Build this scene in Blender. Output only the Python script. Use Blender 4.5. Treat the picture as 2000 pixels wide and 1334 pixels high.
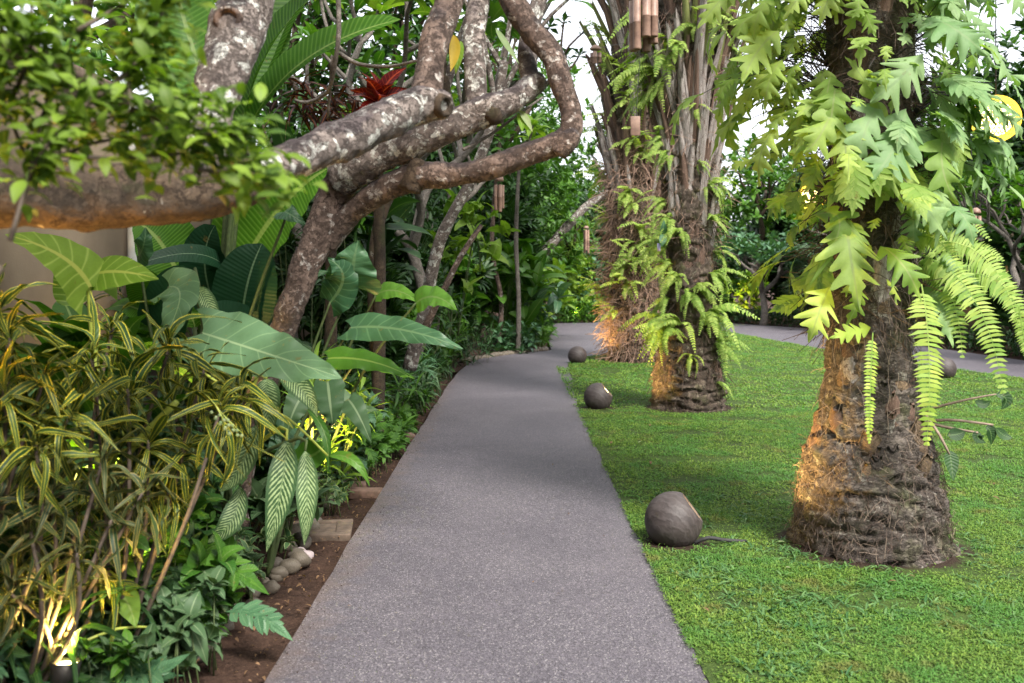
import bpy, math, random
import numpy as np
from mathutils import Vector, Matrix, Quaternion, noise
from math import pi, sin, cos, radians as R

for o in list(bpy.data.objects): bpy.data.objects.remove(o)
rng = random.Random(7)
nrs = np.random.RandomState(7)
SC = bpy.context.scene
COL = SC.collection

# ------------------------------------------------------------------ camera
# eye 1.5 m above the path, looking along it (+Y); 35 mm lens, slight shift
F, H, HY = 1944.0, 1.5, 535.0
cam = bpy.data.cameras.new('camera')
co = bpy.data.objects.new('camera', cam); COL.objects.link(co); SC.camera = co
co.location = (0, 0, H); co.rotation_euler = (R(90), 0, 0)
cam.sensor_width = 36; cam.lens = 36*F/2000
cam.shift_y = -(667-HY)/2000
cam.clip_start = 0.05; cam.clip_end = 600
cam.dof.use_dof = True; cam.dof.focus_distance = 7.0; cam.dof.aperture_fstop = 3.2

# ------------------------------------------------------------------ world, sun, exposure
SUN_EL, SUN_AZ = R(50), R(150)
w = bpy.data.worlds.new('World'); SC.world = w; w.use_nodes = True
nt = w.node_tree
sky = nt.nodes.new('ShaderNodeTexSky'); sky.sky_type = 'NISHITA'; sky.sun_disc = False
sky.sun_elevation = SUN_EL; sky.sun_rotation = SUN_AZ
sky.air_density = 1.0; sky.dust_density = 9.0; sky.ozone_density = 1.0
bg = nt.nodes['Background']; bg.inputs['Strength'].default_value = 0.15
# thin white cloud all over the sky: mostly even white over the clear-sky colours
mxs = nt.nodes.new('ShaderNodeMix'); mxs.data_type = 'RGBA'; mxs.inputs[0].default_value = .82
nt.links.new(sky.outputs[0], mxs.inputs[6]); mxs.inputs[7].default_value = (4.6, 4.7, 5.1, 1)
nt.links.new(mxs.outputs[2], bg.inputs[0])
sl = bpy.data.lights.new('sun', 'SUN'); sl.energy = 2.6; sl.angle = R(14); sl.color = (1, .96, .9)
so = bpy.data.objects.new('sun', sl); COL.objects.link(so)
so.location = (0, 0, 20)
# direction towards the sun (blender sky: rotation measured from +Y clockwise)
sd = Vector((sin(SUN_AZ)*cos(SUN_EL), cos(SUN_AZ)*cos(SUN_EL), sin(SUN_EL)))
so.rotation_euler = sd.to_track_quat('Z', 'Y').to_euler()
SC.view_settings.view_transform = 'Standard'; SC.view_settings.look = 'None'
SC.view_settings.gamma = 1; SC.view_settings.use_curve_mapping = False
SC.view_settings.exposure = 1.62
SC.render.engine = 'CYCLES'
SC.cycles.max_bounces = 5; SC.cycles.transparent_max_bounces = 4

def P(px, py, Y):                   # a point seen at photo pixel (px, py), Y metres down the path
    return Vector(((px-1000)/F*Y, Y, H-(py-HY)/F*Y))
def G(px, py, z=0.0):               # the ground point there
    Y = F*(H-z)/(py-HY); return Vector(((px-1000)/F*Y, Y, z))

# ------------------------------------------------------------------ node helpers
class N:
    def __init__(s, name):
        s.m = bpy.data.materials.new(name); s.m.use_nodes = True
        s.t = s.m.node_tree; s.t.nodes.clear()
        s.out = s.t.nodes.new('ShaderNodeOutputMaterial')
    def n(s, typ, **k):
        nd = s.t.nodes.new('ShaderNode'+typ)
        for a, b in k.items(): setattr(nd, a, b)
        return nd
    def l(s, a, b): s.t.links.new(a, b)
    def put(s, sock, v):
        if v is None: return
        if hasattr(v, 'is_output'): s.l(v, sock)
        elif isinstance(v, (tuple, list)) and len(v) == 3 and sock.type == 'RGBA': sock.default_value = (*v, 1)
        else: sock.default_value = v
    def math(s, op, a, b=None, clamp=False):
        nd = s.n('Math', operation=op); nd.use_clamp = clamp
        s.put(nd.inputs[0], a)
        if b is not None: s.put(nd.inputs[1], b)
        return nd.outputs[0]
    def mix(s, f, a, b, mode='MIX'):
        nd = s.n('Mix', data_type='RGBA', blend_type=mode)
        s.put(nd.inputs[0], f); s.put(nd.inputs[6], a); s.put(nd.inputs[7], b)
        return nd.outputs[2]
    def noise(s, vec, scale, detail=4, rough=.6, dist=0):
        nd = s.n('TexNoise'); s.put(nd.inputs['Vector'], vec)
        nd.inputs['Scale'].default_value = scale; nd.inputs['Detail'].default_value = detail
        nd.inputs['Roughness'].default_value = rough; nd.inputs['Distortion'].default_value = dist
        return nd.outputs[0]
    def ramp(s, f, lo, hi, a=0., b=1.):
        nd = s.n('MapRange'); nd.clamp = True
        s.put(nd.inputs[0], f)
        for i, v in zip((1, 2, 3, 4), (lo, hi, a, b)): nd.inputs[i].default_value = v
        return nd.outputs[0]
    def bump(s, h, st=.3, dist=.01, nrm=None):
        nd = s.n('Bump'); nd.inputs['Strength'].default_value = st; nd.inputs['Distance'].default_value = dist
        s.put(nd.inputs['Height'], h)
        if nrm: s.l(nrm, nd.inputs['Normal'])
        return nd.outputs[0]
    def princ(s, col, rough=.6, nrm=None, spec=.5, **k):
        nd = s.n('BsdfPrincipled'); s.put(nd.inputs['Base Color'], col); s.put(nd.inputs['Roughness'], rough)
        nd.inputs['Specular IOR Level'].default_value = spec
        if nrm: s.l(nrm, nd.inputs['Normal'])
        for a, b in k.items(): s.put(nd.inputs[a.replace('_', ' ')], b)
        return nd.outputs[0]
    def done(s, sh): s.l(sh, s.out.inputs[0]); return s.m
    def obj(s): return s.n('TexCoord').outputs['Object']
    def pos(s): return s.n('NewGeometry').outputs['Position']

LF = .74
def leafmat(name, c1, c2, rough=.42, tr=.3, rib=None, ribw=.03, veins=0, veincol=None, veinw=.12, slant=2.2,
            edge=None, edgew=.36, pattern=None, spots=.0, spotcol=(.25, .2, .05), spec=.28, patch=None):
    s = N(name)
    c1, c2 = [tuple(x*LF for x in c) for c in (c1, c2)]
    if rib: rib = tuple(x*.75 for x in rib)
    r = s.math('FRACT', s.math('ADD', s.n('ObjectInfo').outputs['Random'], s.n('NewGeometry').outputs['Random Per Island']))
    col = s.mix(r, c1, c2)
    p = s.pos()
    nz = s.noise(p, 14, 4)
    col = s.mix(s.ramp(nz, .35, .7, 0, .35), col, s.mix(1.0, col, (.55, .6, .45), 'MULTIPLY'))
    nz2 = s.noise(p, 90, 2)
    col = s.mix(s.ramp(nz2, .3, .7, 0, .16), col, s.mix(1.0, col, (1.6, 1.5, 1.3), 'MULTIPLY'))
    if patch:     # whole patches of another tone
        pn = s.noise(p, 1.7, 5, .65, .5)
        col = s.mix(s.ramp(pn, .44, .60, 0, .75), col, patch)
        col = s.mix(s.ramp(s.noise(p, 3.9, 4, .6), .56, .66, 0, .8), col, (.17, .17, .05))
    uv = s.n('UVMap').outputs[0]
    sp = s.n('SeparateXYZ'); s.l(uv, sp.inputs[0])
    au = s.math('ABSOLUTE', s.math('SUBTRACT', sp.outputs[0], .5))
    nrm = None
    if veins:
        ph = s.math('FRACT', s.math('MULTIPLY', s.math('SUBTRACT', sp.outputs[1], s.math('MULTIPLY', au, slant*.12)), veins))
        tri = s.math('ABSOLUTE', s.math('SUBTRACT', ph, .5))
        if pattern:
            tri2 = s.math('ADD', tri, s.math('MULTIPLY', s.math('SUBTRACT', s.noise(p, 48, 4), .5), .8))
            mk = s.math('MULTIPLY', s.ramp(tri2, .16, .24, 1, 0), s.ramp(au, .34, .42, 1, 0))
            col = s.mix(mk, col, pattern)
        vm = s.ramp(tri, 0, veinw, 1, 0)
        if veincol: col = s.mix(s.math('MULTIPLY', vm, .6), col, veincol)
        nrm = s.bump(tri, .5, .004)
    if edge:
        e = s.math('ADD', au, s.math('MULTIPLY', s.math('SUBTRACT', s.noise(p, 35, 2), .5), .1))
        col = s.mix(s.ramp(e, edgew, edgew+.05), col, edge)
    if rib:
        col = s.mix(s.ramp(au, ribw, ribw*1.7, 1, 0), col, rib)
    col = s.mix(s.math('MULTIPLY', s.ramp(s.noise(p, 17, 5, .7), .64, .70), .55), col, (.16, .11, .03))
    if spots:
        col = s.mix(s.math('MULTIPLY', s.ramp(s.noise(p, 22, 3), .66, .72), spots), col, spotcol)
    sh = s.princ(col, rough+.08, nrm, spec)
    t = s.n('BsdfTranslucent'); s.l(s.mix(1., col, (1.2, 1.35, .4), 'MULTIPLY'), t.inputs[0])
    if nrm: s.l(nrm, t.inputs['Normal'])
    mx = s.n('MixShader'); mx.inputs[0].default_value = tr
    s.l(sh, mx.inputs[1]); s.l(t.outputs[0], mx.inputs[2])
    return s.done(mx.outputs[0])

def barkmat(name, c1, c2, lich=None, lichth=.56, scale=9, stretch=1., bs=.6, moss=None, rough=.85, sc3=None, top=None):
    s = N(name); v = s.obj()
    mp = s.n('Mapping'); mp.inputs['Scale'].default_value = sc3 or (1, 1, stretch); s.l(v, mp.inputs[0]); v2 = mp.outputs[0]
    a = s.noise(v2, scale, 6, .7)
    col = s.mix(s.ramp(a, .36, .62), c1, c2)
    b = s.noise(v2, scale*6, 5, .7)
    col = s.mix(s.ramp(b, .35, .65, 0, .55), col, s.mix(1., col, (.3, .27, .25), 'MULTIPLY'))
    if lich:
        l = s.noise(v, scale*1.7, 5, .65, .4)
        col = s.mix(s.math('MULTIPLY', s.ramp(l, lichth, lichth+.05), s.ramp(b, .4, .5, .35, .95)), col, lich)
    if moss:
        l = s.noise(v, scale*.6, 4, .6)
        col = s.mix(s.ramp(l, .52, .66, 0, .7), col, moss)
    cr = s.noise(v2, scale*1.6, 7, .75, .25)
    crack = s.ramp(s.math('ABSOLUTE', s.math('SUBTRACT', cr, .5)), 0, .035)
    col = s.mix(s.math('MULTIPLY', s.math('SUBTRACT', 1., crack), s.ramp(a, .42, .55)), col, s.mix(1., col, (.3, .26, .24), 'MULTIPLY'))
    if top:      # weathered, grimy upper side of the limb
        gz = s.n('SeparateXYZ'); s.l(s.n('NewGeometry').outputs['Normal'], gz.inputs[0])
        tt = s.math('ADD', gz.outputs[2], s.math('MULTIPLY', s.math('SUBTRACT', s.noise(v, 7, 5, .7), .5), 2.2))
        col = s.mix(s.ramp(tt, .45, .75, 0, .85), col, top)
    h = s.math('ADD', s.math('MULTIPLY', a, 1.), s.math('ADD', s.math('MULTIPLY', b, .5), s.math('MULTIPLY', crack, .25)))
    return s.done(s.princ(col, rough, s.bump(h, bs, .03), .3))

def plainmat(name, c1, c2=None, scale=20, rough=.7, bs=.2, metal=0., dist=.005):
    s = N(name); v = s.obj(); a = s.noise(v, scale, 6, .65)
    col = s.mix(s.ramp(a, .35, .65), c1, c2 or tuple(x*.7 for x in c1))
    return s.done(s.princ(col, rough, s.bump(a, bs, dist), .4, Metallic=metal))

def emimat(name, c, st):
    s = N(name); e = s.n('Emission'); e.inputs[0].default_value = (*c, 1); e.inputs[1].default_value = st
    return s.done(e.outputs[0])

# ------------------------------------------------------------------ mesh building
def make_mesh(name, V, Fs, UV=None, mat=None, smooth=True):
    """Fs: list of int arrays (n,3) or (n,4)."""
    me = bpy.data.meshes.new(name)
    V = np.asarray(V, dtype=np.float32)
    Fs = [np.asarray(f, dtype=np.int32) for f in Fs if len(f)]
    me.vertices.add(len(V)); me.vertices.foreach_set('co', V.ravel())
    loops = np.concatenate([f.ravel() for f in Fs])
    tot = np.concatenate([np.full(len(f), f.shape[1], dtype=np.int32) for f in Fs])
    st = np.concatenate([[0], np.cumsum(tot)[:-1]]).astype(np.int32)
    me.loops.add(len(loops)); me.loops.foreach_set('vertex_index', loops)
    me.polygons.add(len(tot)); me.polygons.foreach_set('loop_start', st)
    try: me.polygons.foreach_set('loop_total', tot)
    except Exception: pass
    me.polygons.foreach_set('use_smooth', np.full(len(tot), smooth, dtype=bool))
    if UV is not None:
        ul = me.uv_layers.new(name='UVMap')
        ul.data.foreach_set('uv', np.asarray(UV, dtype=np.float32)[loops].ravel())
    me.update(calc_edges=True)
    if mat: me.materials.append(mat)
    return me

class MB:
    """collects pieces, links them as one mesh object"""
    def __init__(s): s.V = []; s.F3 = []; s.F4 = []; s.U = []; s.n = 0
    def add(s, g, M=None):
        V, F4, F3, U = g
        V = np.asarray(V, dtype=np.float64)
        if M is not None:
            A = np.array(M); V = V @ A[:3, :3].T + A[:3, 3]
        s.V.append(V)
        if len(F4): s.F4.append(np.asarray(F4)+s.n)
        if len(F3): s.F3.append(np.asarray(F3)+s.n)
        s.U.append(np.asarray(U) if U is not None else np.zeros((len(V), 2)))
        s.n += len(V); return s
    def addmany(s, g, T):
        """g: one shape, T: (k,4,4) array of transforms"""
        V, F4, F3, U = g; V = np.asarray(V); k = len(T)
        if k == 0: return s
        W = np.einsum('kij,nj->kni', T[:, :3, :3], V) + T[:, None, :3, 3]
        off = (np.arange(k)*len(V))[:, None, None]+s.n
        s.V.append(W.reshape(-1, 3))
        if len(F4): s.F4.append((np.asarray(F4)[None]+off).reshape(-1, 4))
        if len(F3): s.F3.append((np.asarray(F3)[None]+off).reshape(-1, 3))
        s.U.append(np.tile(np.asarray(U), (k, 1))); s.n += k*len(V); return s
    def geo(s):
        return (np.concatenate(s.V), np.concatenate(s.F4) if s.F4 else [], np.concatenate(s.F3) if s.F3 else [], np.concatenate(s.U))
    def mesh(s, name, mat, smooth=True):
        V, F4, F3, U = s.geo(); return make_mesh(name, V, [F4, F3], U, mat, smooth)
    def build(s, name, mat, parent=None, smooth=True, origin=None):
        if origin is not None and parent is None:
            o0 = np.array(origin); s.V = [v-o0 for v in s.V]
        if parent is not None and origin is None:
            o0 = np.array(parent.location); s.V = [v-o0 for v in s.V]
        me = s.mesh(name, mat, smooth); o = bpy.data.objects.new(name, me); COL.objects.link(o)
        if parent is not None: o.parent = parent
        elif origin is not None: o.location = origin
        return o

def link(name, me, parent=None, M=None):
    o = bpy.data.objects.new(name, me); COL.objects.link(o)
    if parent is not None: o.parent = parent
    if M is not None: o.matrix_basis = M
    return o
def thing(name, label, cat, loc=(0, 0, 0), group=None):
    o = bpy.data.objects.new(name, None); COL.objects.link(o); o.location = loc; o.empty_display_size = .1
    o['label'] = label; o['category'] = cat
    if group: o['group'] = group
    return o
def tag(o, label, cat, group=None):
    o['label'] = label; o['category'] = cat
    if group: o['group'] = group
    return o
def kind(o, k): o['kind'] = k; return o

def norm(a): return a/np.maximum(np.linalg.norm(a, axis=-1, keepdims=True), 1e-9)
def bez(pts, ts):
    pts = np.array([tuple(p) for p in pts], dtype=float); ts = np.asarray(ts)[:, None]
    if len(pts) == 2: return pts[0]*(1-ts)+pts[1]*ts
    if len(pts) == 3: return pts[0]*(1-ts)**2+2*pts[1]*ts*(1-ts)+pts[2]*ts**2
    return pts[0]*(1-ts)**3+3*pts[1]*ts*(1-ts)**2+3*pts[2]*ts**2*(1-ts)+pts[3]*ts**3
class Curve:
    """frame along a bezier: C, T (along), S (across), Nn (up side of the leaf)"""
    def __init__(s, pts, face=(0, 0, 1)): s.p = pts; s.f = np.array(tuple(face), dtype=float)
    def at(s, ts):
        ts = np.asarray(ts, dtype=float); e = 1e-3
        C = bez(s.p, ts); T = norm(bez(s.p, ts+e)-bez(s.p, ts-e))
        S = norm(np.cross(T, np.broadcast_to(s.f, T.shape)+1e-6)); Nn = norm(np.cross(S, T))
        return C, T, S, Nn
def grid_faces(n, m):
    i = np.arange(n)[:, None]; j = np.arange(m)[None]
    a = i*(m+1)+j
    return np.stack([a, a+1, a+m+2, a+m+1], -1).reshape(-1, 4)
PROF = {
 'lance': lambda t: np.sin(pi*np.clip(t, 0, 1)**.75)**.9,
 'ovate': lambda t: np.sin(pi*np.clip(t, 0, 1)**.6)**.8,
 'paddle': lambda t: np.clip(np.sin(pi*t**.85), 0, 1)**.5,
 'strap': lambda t: np.minimum(.55+1.2*t, 1)*np.clip(1-t**3.2, 0, 1)**.8,
 'heart': lambda t: np.sqrt(np.clip((t+.12)/.3, 0, 1))*np.clip(1-t**1.8, 0, 1)**.85,
 'obl': lambda t: np.sin(pi*np.clip(t, 0, 1)**1.15)**.6,
}
def g_leaf(cv, W, prof='lance', n=8, m=4, fold=.2, wave=0., wf=4, back=0., curl=0., ph=0., split=0):
    ts = np.linspace(0, 1, n+1); C, T, S, Nn = cv.at(ts)
    w = PROF[prof](ts)*W/2; w[-1] = max(w[-1]*.2, W*.01)
    if back == 0: w[0] = max(w[0]*.3, W*.02)
    ss = np.linspace(-1, 1, m+1)
    L = np.linalg.norm(C[-1]-C[0])
    A = np.abs(ss)
    hh = (fold*A-curl*A**2)[None, :]*w[:, None]+wave*W*np.sin(ts*wf*2*pi+ph)[:, None]*(A**1.5)[None]*np.sign(ss)[None]**0
    hh = hh+wave*.6*W*np.sin(ts*wf*1.7*2*pi+ph*2)[:, None]*(A**1.5*np.sign(ss))[None]
    V = C[:, None]+S[:, None]*(ss[None, :, None]*w[:, None, None])+Nn[:, None]*hh[..., None]
    if back: V = V-T[:, None]*(back*L*(A**1.6)[None, :]*((1-ts)**3)[:, None])[..., None]
    UV = np.stack(np.broadcast_arrays((ss*.5+.5)[None], ts[:, None]), -1).reshape(-1, 2)
    return V.reshape(-1, 3), grid_faces(n, m), [], UV
def g_strip(cv, r0, r1, n=8, k=5):
    """round stalk"""
    ts = np.linspace(0, 1, n+1); C, T, S, Nn = cv.at(ts)
    r = np.linspace(r0, r1, n+1)
    a = np.linspace(0, 2*pi, k+1)
    V = C[:, None]+(S[:, None]*np.cos(a)[None, :, None]+Nn[:, None]*np.sin(a)[None, :, None])*r[:, None, None]
    UV = np.stack(np.broadcast_arrays(np.full(k+1, .5)[None], ts[:, None]), -1).reshape(-1, 2)
    return V.reshape(-1, 3), grid_faces(n, k), [], UV
def g_fern(cv, Lp, n=34, pw=.3, start=.08, tipw=.12, sweep=.25, droop=.25, rnd=None, rach=.004):
    """a sword fern frond: stalk and pairs of leaflets"""
    rnd = rnd or rng
    mb = MB(); mb.add(g_strip(cv, rach, rach*.3, 8, 3))
    ts = np.linspace(start, .99, n); C, T, S, Nn = cv.at(ts)
    tt = (ts-start)/(1-start)
    prof = np.minimum((tt+.12)*5, 1)*np.clip(1-tt**2.2, 0, 1)**.7*(1-tipw)+tipw
    L = np.linalg.norm(np.diff(C, axis=0), axis=1).mean()
    V = []; F4 = []; F3 = []; U = []; c = 0
    for i in range(n):
        for sd in (-1, 1):
            if rnd.random() < .03: continue
            l = Lp*prof[i]*rnd.uniform(.85, 1.08); d = norm(S[i]*sd+T[i]*(sweep+rnd.uniform(-.1, .12))-Nn[i]*droop*rnd.uniform(.3, 1.5))
            b = norm(T[i]+Nn[i]*rnd.uniform(-.3, .3)); hw = min(L*.46, Lp*pw)*rnd.uniform(.85, 1.1)
            d2 = norm(d+T[i]*.25-Nn[i]*droop*.6)
            o = C[i]; q = o+d*l*.5
            V += [o-b*hw*.7, o+b*hw*.7, q-b*hw, q+b*hw*.9, q+d2*l*.5]
            F4.append((c, c+1, c+3, c+2)); F3.append((c+2, c+3, c+4))
            U += [(.2, 0), (.8, 0), (.1, .5), (.9, .5), (.5, 1)]; c += 5
    mb.add((np.array(V), F4, F3, U)); return mb.geo()
def g_lobed(cv, W, pairs=5, lw=.26, start=.12, stem=.0, wave=.04, rnd=None, ang=.75, cen=.10, seg=4):
    """deeply cut leaf: broad centre strip with long pointed lobes either side"""
    rnd = rnd or rng
    mb = MB()
    def sub(ts): return cv.at(ts)
    ts = np.linspace(0, 1, 11); C, T, S, Nn = sub(ts)
    L = np.linalg.norm(np.diff(C, axis=0), axis=1).sum()
    mb.add(g_leaf(cv, W*cen*2.2, 'paddle', 8, 2, .1))
    tl = np.linspace(start, .8, pairs); C, T, S, Nn = sub(tl)
    for i in range(pairs):
        k = sin(pi*min(1, (i+1.2)/(pairs+.6)))**.6
        for sd in (-1, 1):
            l = W*.5*k*rnd.uniform(.8, 1.15)
            a = ang+rnd.uniform(-.12, .12)
            o = C[i]; d = norm(S[i]*sd*cos(a*.75)+T[i]*sin(a*.75)); e = norm(d*.8+T[i]*.5-Nn[i]*rnd.uniform(.0, .5))
            c2 = Curve([o-d*l*.1, o+d*l*.5, o+d*l*.5+e*l*.55], Nn[i])
            mb.add(g_leaf(c2, L*lw*rnd.uniform(.85, 1.1), 'obl' if rnd.random() < .3 else 'lance', seg, 2, .12, wave, 1.3, ph=rnd.random()*6))
    # terminal lobe
    Ct, Tt, St, Nt = sub([.72, .85, 1.0])
    mb.add(g_leaf(Curve([Ct[0], Ct[1], Ct[2]+Tt[2]*L*.12], Nt[1]), L*lw*1.1, 'lance', 5, 2, .12, wave, 1.3))
    return mb.geo()
def g_oak(cv, W, k=4, dep=.8, slant=.55, wave=.05, rnd=None, n=34, m=6):
    """deeply lobed blade in one piece: webbed along the midrib, lobes pointing forward"""
    rnd = rnd or rng
    ts = np.linspace(0, 1, n+1); C, T, S, Nn = cv.at(ts)
    V = np.zeros((n+1, m+1, 3)); ss = np.linspace(-1, 1, m+1); U = np.zeros((n+1, m+1, 2))
    for sd in (-1, 1):
        ph = rnd.uniform(-.12, .12); kk = k+rnd.uniform(-.3, .3)
        body = np.clip(ts/.8, 0, 1); env = np.sin(pi*np.clip(body*.82+.14, 0, 1))**.55
        lob = np.abs(np.sin(pi*(kk*body+ph)))**.75*(1+.25*np.sin(ts*17+sd+ph*20))
        w = env*((1-dep)*.6+dep*lob)
        tipw = .24*np.clip((1-ts)/.3, 0, 1)**.6*np.clip(ts*6, 0, 1)
        w = np.where(ts < .8, np.maximum(w, .07), 0); w = np.maximum(w, tipw*(ts > .55)); w[0] = .03; w[-1] = .01
        w = w*W/2
        for j, q in enumerate(ss):
            if q*sd < 0 or (q == 0 and sd < 0): continue
            A = abs(q)
            h = .12*A*w-.3*A*A*w+wave*W*np.sin(ts*15+ph*30+sd)*A
            V[:, j] = C+S*(q*w)[:, None]+T*(A*w*slant)[:, None]+Nn*h[:, None]
            U[:, j, 0] = .5+q*.5*np.clip(w/(W/2)+.15, 0, 1); U[:, j, 1] = ts
    return V.reshape(-1, 3), grid_faces(n, m), [], U.reshape(-1, 2)
def g_fan(cv, W, lobes=9, spread=2.6, lw=.14, rnd=None):
    """palmate leaf cut into fingers"""
    rnd = rnd or rng; mb = MB()
    C, T, S, Nn = cv.at([.0, .5, 1.]); o = C[0]; L = np.linalg.norm(C[2]-C[0])
    for i in range(lobes):
        a = (i/(lobes-1)-.5)*spread
        d = norm(T[0]*cos(a)+S[0]*sin(a)); l = L*(1-.25*abs(a)/spread*2)*rnd.uniform(.85, 1.1)
        e = o+d*l-Nn[0]*l*rnd.uniform(.05, .3)
        mb.add(g_leaf(Curve([o, o+d*l*.6+Nn[0]*l*.08, e], Nn[0]), W*lw*2, 'obl', 5, 2, .25))
    return mb.geo()

def catmull(pts, rad, step=.06):
    pts = [np.array(tuple(p), dtype=float) for p in pts]
    out = []; rr = []
    for i in range(len(pts)-1):
        p0 = pts[max(i-1, 0)]; p1 = pts[i]; p2 = pts[i+1]; p3 = pts[min(i+2, len(pts)-1)]
        k = max(2, int(np.linalg.norm(p2-p1)/step))
        for j in range(k):
            t = j/k
            out.append(.5*((2*p1)+(-p0+p2)*t+(2*p0-5*p1+4*p2-p3)*t*t+(-p0+3*p1-3*p2+p3)*t**3))
            rr.append(rad[i]*(1-t)+rad[i+1]*t)
    out.append(pts[-1]); rr.append(rad[-1]); return np.array(out), np.array(rr)
def g_tube(pts, rad, k=12, step=.06, lump=.0, ls=6., cap=True, seed=0.):
    C, r = catmull(pts, rad, step); n = len(C)
    T = norm(np.gradient(C, axis=0)); u = np.cross(T[0], (0.3, .9, .2)); u = u/np.linalg.norm(u)
    V = []; U = []; d = 0
    a = np.linspace(0, 2*pi, k+1)
    for i in range(n):
        u = u-T[i]*np.dot(u, T[i]); u /= np.linalg.norm(u); v = np.cross(T[i], u)
        ring = np.cos(a)[:, None]*u+np.sin(a)[:, None]*v
        if lump:
            q = np.array([noise.noise(Vector(C[i]+ring[j]*r[i])*ls+Vector((seed, 0, 0)))+.5*noise.noise(Vector(C[i]+ring[j]*r[i])*ls*3.1)+(.38*noise.noise(Vector(C[i]+ring[j]*r[i])*ls*7) if k > 15 else 0) for j in range(k)]); q = np.append(q, q[0])
            rr = r[i]*(1+lump*q)
        else: rr = np.full(k+1, r[i])
        V.append(C[i]+ring*rr[:, None]); U.append(np.stack([a/(2*pi), np.full(k+1, i/(n-1))], -1))
    V = np.concatenate(V); U = np.concatenate(U); F4 = grid_faces(n-1, k); F3 = []
    if cap:
        for e, s in ((0, -1), (n-1, 1)):
            c = len(V); V = np.vstack([V, C[e]+T[e]*s*r[e]*.25]); U = np.vstack([U, (.5, .5)])
            b = e*(k+1); F3 += [((b+j, b+j+1, c) if s > 0 else (b+j+1, b+j, c)) for j in range(k)]
    return V, F4, F3, U
def g_box(sx, sy, sz, c=(0, 0, 0), bev=.0, rnd=0., rg=None):
    x, y, z = sx/2, sy/2, sz/2
    V = np.array([(a*x, b*y, d*z) for d in (-1, 1) for a, b in ((-1, -1), (1, -1), (1, 1), (-1, 1))])+np.array(c)
    if rnd:
        V = V+(np.array([[(rg or rng).uniform(-1, 1) for _ in range(3)] for _ in range(8)]))*rnd
    return V, [(0, 3, 2, 1), (4, 5, 6, 7), (0, 1, 5, 4), (1, 2, 6, 5), (2, 3, 7, 6), (3, 0, 4, 7)], [], None
def bevel(o, wd=.005, seg=2):
    m = o.modifiers.new('bevel', 'BEVEL'); m.width = wd; m.segments = seg; m.limit_method = 'ANGLE'; return o
def g_rev(prof, k=64, dispf=None, c=(0, 0)):
    """surface of revolution: prof [(z, r)], dispf(p, a) -> radius factor"""
    a = np.linspace(0, 2*pi, k+1); V = []; U = []; n = len(prof)
    for i, (z, r) in enumerate(prof):
        rr = np.array([r*(dispf(a[j], z, r) if dispf else 1) for j in range(k)]); rr = np.append(rr, rr[0])
        V.append(np.stack([c[0]+np.cos(a)*rr, c[1]+np.sin(a)*rr, np.full(k+1, z)], -1)); U.append(np.stack([a/(2*pi), np.full(k+1, i/n)], -1))
    return np.concatenate(V), grid_faces(n-1, k), [], np.concatenate(U)
def g_blob(rx, ry, rz, n=10, k=14, lump=.12, seed=0.):
    th = np.linspace(0, pi, n+1); a = np.linspace(0, 2*pi, k+1); V = []
    for t in th:
        for j in range(k+1):
            d = Vector((sin(t)*cos(a[j % k]), sin(t)*sin(a[j % k]), cos(t))); q = 1+lump*noise.noise(d*1.3+Vector((seed, 3, 1)))
            V.append((d.x*rx*q, d.y*ry*q, d.z*rz*q))
    return np.array(V), grid_faces(n, k)[:, ::-1], [], np.zeros((len(V), 2))

def orient(pos, fwd, up=(0, 0, 1), s=1., roll=0.):
    """matrix: leaf base at pos, leaf runs along fwd (its local +Y), upper side to up (local +Z)"""
    f = Vector(fwd).normalized(); u = Vector(up); x = f.cross(u)
    if x.length < 1e-4: x = f.cross(Vector((.3, .5, .1)))
    x.normalize(); z = x.cross(f)
    M = Matrix(((x.x, f.x, z.x, 0), (x.y, f.y, z.y, 0), (x.z, f.z, z.z, 0), (0, 0, 0, 1)))
    if roll: M = M @ Matrix.Rotation(roll, 4, 'Y')
    return Matrix.Translation(Vector(pos)) @ M @ Matrix.Scale(s, 4)

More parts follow.
